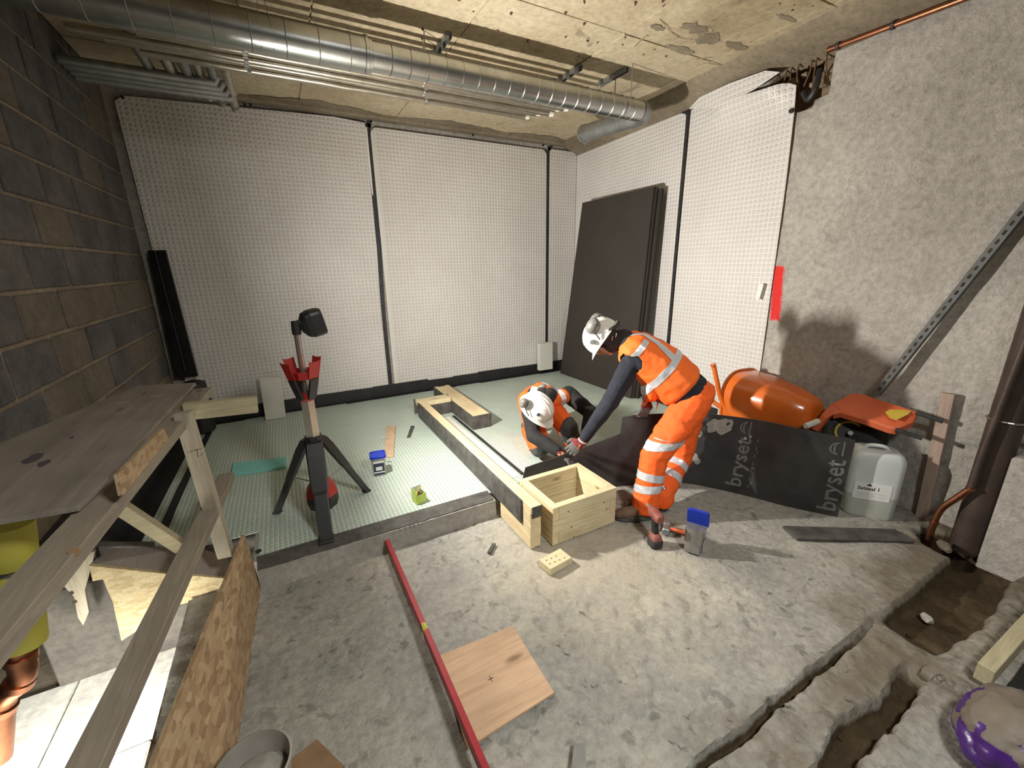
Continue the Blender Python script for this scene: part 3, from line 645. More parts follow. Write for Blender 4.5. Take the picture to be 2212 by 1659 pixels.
# stack of dark boards leaning at the corner
FL = G(1210, 806, ZB+.003); FR = G(1362, 861, ZB+.003)
nrm = (FR-FL).cross(NU).normalized()          # towards viewer side
if nrm.x > 0: nrm = -nrm
def leanpt(px, py, base0, base1, lean):
    d = ray(px, py); o = Vector((0, 0, H)); e = (base1-base0).normalized(); up = (NU*math.cos(lean)-nrm*math.sin(lean)); n_ = e.cross(up).normalized()
    t = (base0-o).dot(n_)/d.dot(n_); return o+d*t
random.seed(2)
ln = math.radians(2.2)
TL = leanpt(1258, 438, FL, FR, ln); TR = leanpt(1412, 405, FL, FR, ln)
e_ = (FR-FL).normalized()
for k, (d_, sh, lab) in enumerate(((0, 0, 'dark brown board at the front of the stack leaning near the corner'), (.030, .015, 'second dark brown board of the leaning stack, just behind the front one'),
                                   (.062, .045, 'third dark brown board of the leaning stack near the corner'), (.094, .04, 'rearmost dark brown board of the leaning stack, next to the wall'))):
    o_ = -nrm*d_+e_*sh
    slab('brown_board', lab, 'board', [FL+o_, FR+o_, TR+o_+NU*random.uniform(-.01, .01), TL+o_], -nrm*.024, M['brown'], .0015, 'dark brown boards')

# ---------- offcuts on the green floor
def offcut(name, label, cat, px4, z, t, mat, group=None, bev=.001):
    return slab(name, label, cat, [G(a, b, z) for a, b in px4], (0, 0, t), mat, bev, group)
offcut('plank_offcut', 'pale pine plank offcut lying on the green membrane behind the tub', 'plank', ((836, 922), (855, 921), (850, 988), (829, 989)), ZB+.002, .012, M['pinkY'])
offcut('foam_strip', 'turquoise foam strip lying on the green membrane left of the tripod', 'foam', ((500, 1030), (618, 1012), (620, 992), (505, 1005)), ZB+.002, .022, M['foam'])
offcut('black_offcut', 'small black angular scrap on the green membrane right of the pine offcut', 'scrap', ((880, 945), (888, 922), (895, 922), (886, 945), (879, 946)), ZB+.002, .012, M['bitumen'], None, 0)
offcut('black_offcut', 'tiny black scrap on the green membrane at its front left edge', 'scrap', ((551, 1192), (560, 1187), (566, 1189), (558, 1197)), ZB+.002, .006, M['black'])
offcut('black_offcut', 'small black strip offcut on the concrete in front of the beam', 'scrap', ((1053, 1196), (1064, 1176), (1071, 1177), (1060, 1198)), .006, .012, M['bitumen'])
offcut('black_offcut', 'long black board strip lying flat on the concrete before the jerrycan', 'board', ((1690, 1140), (1932, 1147), (1975, 1174), (1722, 1168)), .006, .016, M['bitumen'])
offcut('plywood_offcut', 'square pinkish plywood piece on the floor beside the red level', 'board', ((950, 1420), (1108, 1356), (1197, 1500), (1008, 1622)), .010, .012, M['plyboard'])
ply = [o for o in C.objects if o.name.startswith('plywood_offcut')][0]
c = G(1060, 1466, .0225)
bm = B(); box(bm, c-Vector((.013, .0012, 0)), c+Vector((.013, .0012, .0008)), 0); box(bm, c-Vector((.0012, .013, 0)), c+Vector((.0012, .013, .0008)), 0); obj('pencil_cross', bm, M['black'], ply)
offcut('timber_offcut', 'small rectangular plywood scrap at the bottom edge left of centre', 'scrap', ((685, 1600), (745, 1659), (640, 1710), (610, 1659)), .006, .010, M['card'])
bm = B(); prism(bm, [G(1240, 1607, .03), G(1264, 1607, .03), G(1268, 1680, .03), G(1232, 1680, .03)], (0, 0, .003)); 
t = obj('scraper_blade', bm, M['dgal']); tag(t, 'bare metal blade at the bottom edge of the picture', 'blade')
bm = B(); box(bm, G(1252, 1690, 0)-Vector((.03, .03, 0)), G(1252, 1690, 0)+Vector((.03, .01, .03)), .002); obj('blade_block', bm, M['oldX'], t)
bm = B(); a = [G(*p, .006) for p in ((1165, 1203), (1215, 1197), (1240, 1212), (1190, 1235))]
c = G(1200, 1219, 0); rt = Matrix.Rotation(.12, 3, 'Z'); box(bm, (c.x-.088, c.y-.058, .004), (c.x+.075, c.y+.045, .048), .002, rt, (c.x, c.y, 0)); 
t = obj('timber_offcut', bm, M['woodX']); tag(t, 'short timber offcut with nail holes on the concrete before the open box', 'offcut')
for k in range(7):
    bmx = B(); p = Vector((c.x-.06+.034*(k % 4), c.y-.03+.035*(k//4), .0478)); tube(bmx, [p, p+Vector((0, 0, .001))], .004, 8); obj('nail_hole', bmx, M['black'], t)

# ---------- formwork: long beam, cross frame, dark facing boards
bx0, bx1 = 1.102, 1.190; zb = .300
t = thing('formwork_beam', 'long timber formwork beam faced with grey-black board, running from the open box into the room', 'beam', (1.15, 3, ZB))
box(bm := B(), (bx0+.012, 1.86, zb-.045), (bx1, 4.12, zb), .002); obj('top_timber', bm, M['woodY'], t)
box(bm := B(), (bx0+.012, KY+.01, ZB), (bx1-.012, 4.12, zb-.046), .002); obj('core_timber', bm, M['oldY'], t)
box(bm := B(), (bx0, 1.965, .138), (bx0+.011, 4.16, zb-.001), .001); obj('side_board', bm, M['bitumen'], t)
box(bm := B(), (bx1-.011, 2.35, .138), (bx1-.001, 3.4, zb-.047), .001); obj('side_board', bm, M['bitumen'], t)
box(bm := B(), (bx0+.013, 1.87, .012), (bx1-.002, KY-.03, .09), .002); obj('lower_timber', bm, M['woodY'], t)
box(bm := B(), (bx0+.013, 1.866, .092), (bx1-.002, KY-.03, .172), .002); obj('lower_timber', bm, M['woodY'], t)
box(bm := B(), (bx0+.013, 1.868, .174), (bx1-.002, KY-.03, .253), .002); obj('lower_timber', bm, M['woodY'], t)
box(bm := B(), (bx0+.02, 1.858, .225), (bx1-.001, 1.866, .299), .001); obj('dark_end_cap', bm, M['bitumen'], t)  # dark cap board over the upper part of the beam's end
box(bm := B(), (bx0+.016, 1.8655, .012), (bx0+.040, 1.87, .12), .001); obj('end_grain_piece', bm, M['woodZ'], t)
t = thing('formwork_frame', 'short dark-sided timber frame on the green membrane at the far end of the beam', 'frame', (1.5, 4.1, ZB))
fz = .272; fx0, fx1 = 1.462, 1.66
box(bm := B(), (bx0, 4.125, zb-.045), (fx0, 4.205, zb), .002); obj('cross_timber', bm, M['woodX'], t)
box(bm := B(), (bx0+.012, 4.207, zb-.045), (fx0, 4.285, zb-.002), .002); obj('cross_timber', bm, M['woodX'], t)
box(bm := B(), (bx0, 4.118, ZB+.004), (fx0-.0, 4.13, zb-.047), .001); obj('side_board', bm, M['bitumen'], t)
box(bm := B(), (bx0-.006, 4.286, ZB+.004), (fx0+.02, 4.296, zb-.004), .001); obj('side_board', bm, M['bitumen'], t)
for k, (a, b) in enumerate(((fx0+.010, fx0+.058), (fx0+.064, fx0+.135), (fx0+.140, fx1-.012))):
    box(bm := B(), (a, 3.545, fz-.045-.004*(k == 1)), (b, 4.72, fz-.006*(k == 1)), .002); obj('frame_plank', bm, M['woodY'], t)
for (a, b) in (((fx0-.0, 3.535, ZB+.004), (fx0+.010, 4.115, fz-.001)), ((fx1-.010, 3.535, ZB+.004), (fx1, 4.73, fz-.001)), ((fx0+.01, 3.530, ZB+.004), (fx1-.01, 3.542, fz-.001)), ((fx0, 4.30, ZB+.004), (fx0+.010, 4.73, fz-.001))):
    box(bm := B(), a, b, .001); obj('side_board', bm, M['bitumen'], t)
# open planked box
BX0, BX1, BY0, BY1 = 1.249, 1.751, 1.83, 2.245; wt = .047; BH = .268
t = thing('timber_box', 'open-topped square box of new timber planks standing on the concrete', 'box', (1.5, 2.03, 0))
hs = [(.006, .088), (.090, .174), (.176, BH)]
for k, (z0, z1) in enumerate(hs):
    o_ = 1 if k % 2 == 0 else 0
    for (a, b, m_) in (((BX0+(wt if o_ else 0), BY0, z0), (BX1-(0 if o_ else wt), BY0+wt, z1), 'woodX'), ((BX0+(0 if o_ else wt), BY1-wt, z0), (BX1-(wt if o_ else 0), BY1, z1), 'woodX'),
                       ((BX0, BY0+(0 if o_ else wt), z0), (BX0+wt, BY1-(wt if o_ else 0), z1), 'woodY'), ((BX1-wt, BY0+(wt if o_ else 0), z0), (BX1, BY1-(0 if o_ else wt), z1), 'woodY')):
        box(bm := B(), [v+.0006 for v in a], [v-.0006 for v in b], .002); obj('plank', bm, M[m_], t)
for px, py in ((1228, 1105), (1305, 1085), (1235, 1138), (1310, 1100), (1240, 1160)):
    p = Y(px, py, BY0); bmx = B(); tube(bmx, [p, p-Vector((0, .001, 0))], .006, 8); obj('knot', bmx, M['card'], t)

for px, py in ((866, 1160), (878, 1160), (888, 1155), (897, 1150), (905, 1147)):
    p = Y(px, py, KY+.004); bm = B(); box(bm, (p.x-.0015, KY+.010, ZB-.028-.008*random.random()), (p.x+.0015, KY+.030, ZB-.009), 0); obj('bitumen_drip', bm, M['bitumen'], kerb)

# ---------- tripod tower light
t = thing('tripod_light', 'battery tripod light tower with red cage and black legs, its lamp turned to the right', 'light', (.05, 2.70, ZB))
TY = 2.70
def tz(px, py): return Y(px, py, TY)
hub = Vector((.05, TY, 0))
def oct_(r, n=8, a0=0, sq=1): return [(r*math.cos(a0+2*PI*k/n), r*math.sin(a0+2*PI*k/n)*sq) for k in range(n)]
def column(name, prof, n, mat, a0=PI/8, parent=t, ang=30):
    bm = B(); loft(bm, [[Vector((hub.x+x, hub.y+y, z)) for x, y in oct_(r, n, a0)] for r, z in prof]); return obj(name, bm, mat, parent)
z1, z2, z3, z4, z5 = tz(672, 945).z, tz(655, 860).z, tz(650, 780).z, tz(640, 715).z, tz(640, 697).z
column('hub', [(.05, z1-.16), (.055, z1-.02), (.05, z1+.012)], 8, M['black'])
column('mast_lower', [(.043, z1), (.041, z2-.01)], 6, M['alu'], PI/6)
column('centre_tube', [(.036, .30), (.036, z1)], 8, M['black'])
column('mast_upper', [(.0185, z2-.03), (.0185, z4+.005)], 16, M['alu'])
column('mast_cap', [(.024, z4-.02), (.025, z4+.012), (.022, z5+.01)], 14, M['black'])
column('battery_base', [(.045, ZB+.06), (.085, ZB+.07), (.10, ZB+.12), (.098, ZB+.155)], 8, M['black'])
column('red_housing', [(.10, ZB+.156), (.088, ZB+.20), (.05, ZB+.26)], 8, M['redp'])
column('cage_foot', [(.042, z2-.015), (.046, z2+.0), (.042, z2+.03)], 6, M['redp'], PI/6)
# cage: ring, four flared tabs and four struts
zr0 = tz(650, 817).z; zr1 = tz(650, 800).z; zt_ = tz(650, 776).z
bm = B()
loft(bm, [[Vector((hub.x+x, hub.y+y, z)) for x, y in oct_(r, 8, PI/8)] for r, z in ((.070, zr0), (.080, zr1), (.072, zr1), (.062, zr0))]+[[Vector((hub.x+x, hub.y+y, z)) for x, y in oct_(.070, 8, PI/8)] for z in (zr0,)], cap=False)
obj('cage_ring', bm, M['redp'], t)
for k in range(4):
    a = PI/4+k*PI/2-.15; d = Vector((math.cos(a), math.sin(a), 0)); s = Vector((-d.y, d.x, 0)); h0 = hub+d*.078; h1 = hub+d*.108
    bm = B(); prism(bm, [h0-s*.032+NU*(zr0+.004), h0+s*.032+NU*(zr0+.004), h1+s*.036+NU*zt_, h1+s*.018+NU*(zt_-.006), h1-s*.018+NU*(zt_-.006), h1-s*.036+NU*zt_], d*.006, .0015); obj('cage_tab', bm, M['redp'], t)
    bm = B(); beam(bm, hub+d*.043+NU*(z2+.0), hub+d*.082+NU*(zr0+.004), .052, .016, d); obj('cage_strut', bm, M['black'], t)
# legs
feet = [(Vector((.030, 2.40, ZB)), .105, 'front'), (G(600, 1108, ZB), .058, ''), (G(792, 1062, ZB), .058, '')]
for ft, wd, _ in feet:
    d = (ft-hub); d.z = 0; d.normalize(); top = hub+d*.055+NU*(z1-.015); s = Vector((-d.y, d.x, 0)); f_ = Vector(ft)+NU*.012
    bm = B(); mid = top.lerp(f_, .5)
    def sec_(c, w_, h_): return [c-s*w_/2-d*h_/2, c+s*w_/2-d*h_/2, c+s*w_/2*.8+d*h_/2, c-s*w_/2*.8+d*h_/2]
    loft(bm, [sec_(top, wd*.9, .04), sec_(top.lerp(f_, .12), wd, .055), sec_(mid, wd*.95, .045), sec_(mid.lerp(f_, .08), wd*.78, .038), sec_(f_, wd*.72, .035)])
    lg = obj('leg', bm, M['black'], t)
    bm = B(); box(bm, f_-Vector((wd*.40, wd*.40, .012)), f_+Vector((wd*.40, wd*.40, .004)), .004, Matrix.Rotation(math.atan2(d.y, d.x), 3, 'Z')); obj('rubber_foot', bm, M['blackr'], lg)
    bm = B(); tube(bm, [mid-d*.0, hub+NU*(ZB+.22)], .004, 6); obj('brace_rod', bm, M['dgal'], t)
# lamp head
side = LDIR.cross(NU).normalized(); uu = side.cross(LDIR).normalized()
def hp(x, y, z): return LAMP+side*x+uu*y+LDIR*z
bm = B(); hs_ = [[hp(x*sx, y*sx, z) for x, y in rrect(.115, .158, .03, 3)] for sx, z in ((.5, -.052), (.88, -.03), (1, 0), (1, .045), (.96, .064))]
loft(bm, hs_); hd = obj('lamp_head', bm, M['black'], t)
bm = B(); loft(bm, [[hp(x, y, z) for x, y in rrect(.080, .120, .02, 3)] for z in (.060, .0648)]); obj('lamp_lens', bm, M['lampface'], hd)
bm = B(); tube(bm, [hub+NU*(z5-.004), hub+NU*(z5+.004)+Vector((.03, 0, .004)), hp(0, -.02, -.05)], .016, 10); obj('lamp_bracket', bm, M['black'], t)

# ---------- tub with blue lid on the membrane, tape measure box
def tub(name, label, c, rz, tilt=None, lidopen=False, hh=.125, ww=.085, dd=.085):
    t = thing(name, label, 'tub', c); R = Matrix.Rotation(rz, 4, 'Z')
    if tilt: R = R @ tilt
    Tm = Matrix.Translation(c) @ R
    sc = lambda z, k: [Tm @ Vector((x*k, y*k, z)) for x, y in rrect(ww, dd, .018, 3)]
    bm = B(); loft(bm, [sc(.001, .84), sc(.02, .86), sc(hh*.9, .98), sc(hh, 1.0)]); bd = obj('tub_body', bm, M['tub2' if lidopen else 'tub'], t, True, 50)
    for (z0, z1, m_, e) in ((.010, .105, 'label', .0008), (.110, .124, 'white', .0008), (.026, .036, 'white', .0014), (.048, .078, 'white', .0014)):
        wq = ww*.36 if (z0, z1) != (.048, .078) else ww*.22; yk = lambda z: -(dd/2)*(.85+.14*z/hh)-e
        bmx = B(); prism(bmx, [Tm @ Vector((-wq, yk(z0), z0)), Tm @ Vector((wq, yk(z0), z0)), Tm @ Vector((wq, yk(z1), z1)), Tm @ Vector((-wq, yk(z1), z1))], (Tm.to_3x3() @ Vector((0, -.0006, 0)))); obj('printed_label', bmx, M[m_], bd)
    if not lidopen: L = Tm @ Matrix.Translation((0, 0, hh))
    else: L = Tm @ Matrix.Translation((ww*.45, 0, hh)) @ Matrix.Rotation(math.radians(lidopen), 4, 'Y') @ Matrix.Translation((-ww*.5, 0, 0))
    lc = lambda z, k: [L @ Vector((x*k, y*k, z)) for x, y in rrect(ww+.012, dd+.012, .022, 4)]
    bm = B(); loft(bm, [lc(-.008, 1), lc(.006, 1), lc(.011, .95), lc(.011, .86), lc(.006, .84)]); obj('lid', bm, M['blue'], t, True, 40)
    return t, Tm
c = G(820, 1022, ZB+.003)
tub('fixings_tub', 'square tub with closed blue lid and dark label standing on the green membrane', Vector((c.x, c.y, ZB+.003)), math.radians(-8), None, False, .155, .108, .108)
c2 = G(1497, 1190, 0)
t, Tm = tub('fixings_tub', 'transparent tub with flipped-open blue lid tilting on the concrete by the hammer', Vector((c2.x, c2.y, .006)), math.radians(28), Matrix.Rotation(math.radians(9), 4, 'Y'), 62, .150, .112, .112)
bm = B(); random.seed(4)
for k in range(60):
    p = Tm @ Vector((random.uniform(-.03, .03), random.uniform(-.03, .03), random.uniform(.02, .09))); q = p+Vector((random.uniform(-1, 1), random.uniform(-1, 1), random.uniform(-.5, .5))).normalized()*.03
    tube(bm, [p, q], .002, 5)
o = obj('screws', bm, M['dgal'], t); o['kind'] = 'stuff'
bm = B(); tube(bm, arc([Tm @ Vector(v) for v in ((.058, -.01, .145), (.078, -.03, .10), (.074, -.035, .03), (.055, -.03, .01))], 5), .003, 6); obj('handle', bm, M['black'], t)
# small open lime card box
c = G(906, 1082, ZB+.003); t = thing('card_box', 'small open lime green card box with dark rolls inside at the front of the membrane', 'box', c)
R = Matrix.Translation(c) @ Matrix.Rotation(math.radians(12), 4, 'Z'); w_ = .036; h_ = .065
for i, (a, b, mt_) in enumerate((((-w_, -w_), (w_, -w_), 'lime'), ((w_, -w_), (w_, w_), 'lime'), ((w_, w_), (-w_, w_), 'white'), ((-w_, w_), (-w_, -w_), 'lime'))):
    hh = h_ if i in (0, 1) else h_+.035
    bm = B(); p = [R @ Vector((a[0], a[1], 0)), R @ Vector((b[0], b[1], 0)), R @ Vector((b[0], b[1], hh)), R @ Vector((a[0], a[1], hh))]
    prism(bm, p, (R.translation-(p[0]+p[1])/2).normalized()*.0015); obj('side_panel', bm, M[mt_], t)
box(bm := B(), c+Vector((-.03, -.03, .002)), c+Vector((.03, .03, .035)), .003, Matrix.Rotation(math.radians(12), 3, 'Z')); obj('box_contents', bm, M['blackf'], t)
bm = B(); tube(bm, arc([R @ Vector(v) for v in ((-.03, -.034, .05), (-.012, .0, .075), (.03, .02, .09))], 6), .005, 8); obj('yellow_strap', bm, M['yfoam'], t)
for k in range(2):
    bm = B(); tube(bm, [R @ Vector((-.018+.022*k, -.01, .05)), R @ Vector((-.018+.022*k, .025, .052))], .014, 12); obj('dark_roll', bm, M['rust'], t)
for (a, b) in (((822, 946), (842, 943)), ((837, 997), (846, 997)), ((1168, 948), (1178, 943))):
    p, q = G(a[0], a[1], ZB+.016 if a[0] < 830 else ZB+.008), G(b[0], b[1], ZB+.018 if a[0] < 830 else ZB+.008); bm = B(); tube(bm, [p, q], .003, 6)
    tag(obj('loose_screw', bm, M['dgal']), {822: 'screw lying across the pine plank offcut', 837: 'screw lying just right of the lidded tub', 1168: 'thin nail on the membrane beside the kneeling worker'}[a[0]], 'screw')

# ---------- drill and lump hammer
base = G(1414, 1178, 0)
t = thing('impact_driver', 'red and black cordless driver standing on its battery beside the worker in front', 'drill', base)
R = Matrix.Translation(base) @ Matrix.Rotation(math.radians(-20), 4, 'Z')
rb = lambda z, w_, d_, ox=0, oy=0: [R @ Vector((x+ox, y+oy, z)) for x, y in rrect(w_, d_, min(w_, d_)*.3, 3)]
bm = B(); loft(bm, [rb(.002, .070, .085), rb(.012, .074, .092), rb(.048, .074, .092), rb(.052, .068, .086)]); obj('battery', bm, M['blackr'], t, True, 40)
bm = B(); loft(bm, [rb(.053, .064, .082), rb(.075, .056, .070), rb(.088, .042, .05, 0, .006)]); obj('battery_mount', bm, M['redd'], t, True, 40)
bm = B(); loft(bm, [rb(.085, .036, .046, 0, .008), rb(.13, .032, .042, 0, .016), rb(.175, .036, .05, 0, .022)]); obj('grip', bm, M['black'], t, True, 40)
bm = B(); c = lambda v: R @ Vector(v); loft(bm, [[R @ Vector((x, yy, .205+z)) for x, z in rrect(.060*k, .062*k, .025*k, 4)] for k, yy in ((.7, -.045), (1, -.03), (1, .055), (.75, .08), (.45, .10))]); obj('motor_housing', bm, M['redd'], t, True, 40)
bm = B(); tube(bm, [c((0, .098, .205)), c((0, .135, .205))], [.012, .009], 12); obj('chuck', bm, M['dgal'], t)
p = G(1440, 1140, .03); q = G(1512, 1160, .018)
t = thing('lump_hammer', 'lump hammer with steel head and orange handle lying against the open tub', 'hammer', p)
d = (q-p).normalized(); s = d.cross(NU).normalized()
bm = B(); loft(bm, [[p+s*zz+(d*x+NU*y)*k for x, y in rrect(.046, .046, .012, 3)] for k, zz in ((.8, -.048), (1, -.042), (1, -.02), (.8, -.008), (.8, .02), (1, .03), (1, .05), (.8, .056))]); obj('head', bm, M['dgal'], t)
bm = B(); tube(bm, [p-d*.01, p+d*.08, q-d*.05, q-d*.03], [.011, .013, .015, .014], 10); obj('handle', bm, M['orangep'], t, True)

# ---------- red level resting from the kerb towards the viewer
A0 = Y(838, 1180, KY-.012); A0.z = .062; A1 = G(1046, 1662, .105); 
t = thing('spirit_level', 'long red aluminium spirit level propped from the kerb across the concrete floor', 'level', A0)
A2 = A1+(A1-A0)*.12
beam(bm := B(), A0, A0.lerp(A2, .470), .024, .052, bev=.002); obj('level_body', bm, M['redal'], t)
beam(bm := B(), A0.lerp(A2, .495), A2, .024, .052, bev=.002); obj('level_body', bm, M['redal'], t)
beam(bm := B(), A0.lerp(A2, .470), A0.lerp(A2, .495), .020, .050, bev=.002); obj('vial_window', bm, M['lime'], t)
bm = B(); tube(bm, [A0.lerp(A2, .472)+NU*.024, A0.lerp(A2, .493)+NU*.024], .007, 8); obj('bubble_vial', bm, M['yellow'], t)
bm = B(); box(bm, A2-Vector((.05, .02, A2.z-.004)), A2+Vector((.05, .06, -.030)), .002); tag(obj('support_block', bm, M['oldX']), 'timber block under the near end of the red level', 'block')

# ---------- bucket, sack, rubble and timber in the near corners
c = G(545, 1655, .20); bc = Vector((c.x, c.y, 0))
t = thing('bucket', 'dusty grey bucket with dried mortar inside at the bottom edge left of centre', 'bucket', bc+NU*.0)
rr = (G(627, 1640, .20)-c).length
bm = B(); Tb = Matrix.Translation(bc)
prof = [(rr*.72, .005), (rr*.95, .17), (rr*.95, .185), (rr, .187), (rr*1.01, .20), (rr*.95, .203), (rr*.93, .19), (rr*.85, .12), (.001, .11)]
rings = [[bm.verts.new(Tb @ Vector((r*math.cos(2*PI*k/32), r*math.sin(2*PI*k/32), z))) for k in range(32)] for r, z in prof]
for a, b in zip(rings, rings[1:]):
    for k in range(32): bm.faces.new((a[k], a[(k+1) % 32], b[(k+1) % 32], b[k]))
bm.faces.new(rings[0][::-1]); obj('bucket_shell', bm, M['bucket'], t, True, 45)
bm = B(); random.seed(8); lathe(bm, [(rr*.86, .120), (rr*.7, .14), (rr*.3, .15), (.004, .148)], 20, Tb)
for v in bm.verts: v.co.z += .012*noise.noise(v.co*14)
obj('dried_mortar', bm, M['kerb'], t, True)
def rock(name, c, r, sq, mat, seed, label=None, cat=None, group=None, parent=None):
    bm = B(); bmesh.ops.create_icosphere(bm, subdivisions=3, radius=1); rot = Matrix.Rotation(seed, 3, 'Z')
    for v in bm.verts:
        p = v.co.copy(); k = 1+.28*noise.noise(p*1.3+Vector((seed*3, 0, 0)))+.10*noise.noise(p*4+Vector((0, seed, 0)))
        p = Vector((max(-.8, min(.8, p.x*k)), max(-.75, min(.75, p.y*k)), max(-.7, min(.7, p.z*k)))); v.co = rot @ Vector((p.x*r*sq[0], p.y*r*sq[1], p.z*r*sq[2]))+Vector(c)
    o = obj(name, bm, mat, parent, True, 35)
    return tag(o, label, cat, group) if label else o
g_ = 'rubble along the trench'
rock('concrete_lump', G(1835, 1335, -.04), .045, (1, .7, .6), M['kerb'], 1, 'pale rubble lump in the middle of the soil trench', 'rubble', g_)
rock('concrete_lump', G(1880, 1318, -.05), .05, (.8, .9, .7), M['kerb'], 2.2, 'brownish rubble lump in the soil trench beneath the corner panel', 'rubble', g_)
rock('concrete_lump', G(2002, 1335, -.05), .03, (1.2, .7, .6), M['kerb'], 4, 'pale flat stone lying in the soil trench, right part', 'rubble', g_)
rock('concrete_lump', G(2040, 1180, .0), .05, (1.2, .6, .5), M['floor'], .7, 'rough mortar lump at the rim of the pipe hole', 'rubble', g_)
rock('concrete_lump', G(2185, 1190, .0), .06, (1.4, .6, .45), M['floor'], 2.7, 'long low mortar heap against the panel foot on the right', 'rubble', g_)
rock('concrete_lump', G(2045, 1475, .0)+Vector((.0, .0, .0)), .085, (1.1, .7, .5), M['floor'], 1.7, 'broken concrete lump with a ring mark near the corner timber', 'rubble', g_)
rock('concrete_lump', G(2115, 1415, -.05), .07, (1.3, .7, .5), M['floor'], 3.3, 'broken concrete lump behind the corner timber', 'rubble', g_)
rk = [o for o in C.objects if o.name == 'concrete_lump.005'][0]
bm = B(); c = G(2032, 1464, .043); tube(bm, [c+Vector((.020*math.cos(a), .012*math.sin(a), .0)) for a in [2*PI*k/16 for k in range(16)]], .0022, 6, close=True); obj('ring_mark', bm, M['cblock'], rk)
random.seed(6); n_ = 0
for k in range(26):
    px = random.uniform(1180, 1990); py = random.uniform(1245, 1640); q = G(px, py, 0)
    if not (.2 < q.x < 3.2 and .25 < q.y < 2): continue
    r = random.uniform(.006, .014); q.z = floor_h(q.x, q.y)+r*.3
    rock('concrete_crumb', q, r, (1, .8, .6), M['floor'], random.uniform(0, 6), 'small loose concrete crumb scattered on the slab', 'rubble', 'loose crumbs on the slab')
# big timber in the near right corner
a = G(2125, 1458, .07); b_ = G(2240, 1330, .10)
beam(bm := B(), a, b_+(b_-a)*.5, .05, .08); tag(obj('corner_timber', bm, M['oldX']), 'pale length of timber in the bottom right corner, above the purple sack', 'timber')
# black slab added to stand for a dark opening edge under it
bm = B(); box(bm, (2.25, -.15, -.01), (2.9, .19, .012), .002); tag(obj('dark_opening_slab', bm, M['dpm']), 'black slab standing for the dark opening below the corner timber at the right edge', 'sheet')
# sack
bm = B(); c = G(2185, 1590, .10); bmesh.ops.create_icosphere(bm, subdivisions=5, radius=1)
for v in bm.verts:
    p = v.co.copy(); k = 1+.10*noise.noise(p*2.2)+.05*noise.noise(p*6); v.co = Vector((p.x*.19*k, p.y*.13*k, p.z*.13*k*(1 if p.z > -.6 else .9)))+c; v.co.z = max(v.co.z, -.0)
for f in bm.faces:
    p = (f.calc_center_median()-c); s_ = noise.noise(p*17+Vector((3, 1, 0)))+.25*math.sin(p.x*30+p.z*18)
    f.material_index = 1 if (s_ > .0 and p.z < .085) or p.z < -.02 else 0
t = tag(obj('sack', bm, [M['sack'], M['purple']], None, True, 180), 'dusty plastic sack printed in purple, cut by the bottom right corner', 'sack')
bm = B(); p = c+Vector((-.14, -.065, .045)); beam(bm, p, p+Vector((.035, -.035, -.03)), .022, .003, Vector((-.5, -.7, .5))); obj('sack_tag', bm, M['kerb'], t)

# ================================================================== CEILING SERVICES
DZ, DY = 2.93, 3.07
t = thing('ventilation_duct', 'large round galvanised spiral duct running under the soffit along the room', 'duct', (1, DY, DZ))
xe = Y(1383, 240, DY).x; xc = Y(795, 118, DY).x
def ax(x): return Vector((x, DY, DZ))
bm = B(); tube(bm, [ax(xc+.0), ax(xe-.02)], .082, 32); obj('duct_tube', bm, M['gal'], t, True, 50)
bm = B(); tube(bm, [ax(XL+.02), ax(xc-.02)], .094, 32); obj('duct_tube', bm, M['gal'], t, True, 50)
x = xc+.13; 
while x < xe-.03:
    bm = B(); tube(bm, [ax(x-.004), ax(x), ax(x+.004)], [.082, .0865, .082], 28); obj('spiral_seam', bm, M['gal'], t, True); x += .118
x = XL+.1
while x < xc-.1:
    bm = B(); tube(bm, [ax(x-.003), ax(x), ax(x+.003)], [.094, .097, .094], 24); obj('spiral_seam', bm, M['dgal'], t, True); x += .17
bm = B(); tube(bm, [ax(xc-.03), ax(xc-.026), ax(xc-.008), ax(xc-.004), ax(xc+.012), ax(xc+.016)], [.094, .099, .099, .092, .092, .082], 32); obj('coupling', bm, M['gal'], t, True, 40)
# elbow to the back
el = [ax(xe-.02)]+[Vector((xe-.02+.10*math.sin(a), DY+.10-.10*math.cos(a), DZ)) for a in [PI/2*k/6 for k in range(1, 7)]]+[Vector((xe+.08, DY+.16, DZ))]
bm = B(); tube(bm, el, .083, 28); obj('elbow', bm, M['dgal'], t, True, 50)
# short duct towards the back with clamp
p0 = G(1274, 272, 3.02); p1 = Vector((p0.x+.05, DY+.10, 3.02))
p0 = Vector((xe+.075, 3.95, 2.98)); p1 = Vector((xe+.08, DY+.12, DZ))
t = thing('branch_duct', 'short galvanised branch duct with a clamp ring at its open end, behind the big duct', 'duct', p0)
bm = B(); tube(bm, [p0, p1], .078, 28); obj('duct_tube', bm, M['dgal'], t, True, 50)
bm = B(); d = (p0-p1).normalized(); tube(bm, [p0-d*.03, p0-d*.026, p0+d*.002, p0+d*.004], [.08, .086, .086, .08], 28); obj('clamp_ring', bm, M['gal'], t, True, 40)
bm = B(); tube(bm, [p0+Vector((.0, 0, -.086)), p0+Vector((.03, .0, -.11))], .008, 8); tube(bm, [p0+Vector((-.02, 0, -.09)), p0+Vector((.06, .0, -.09))], .010, 8); obj('clamp_bolt', bm, M['gal'], t)
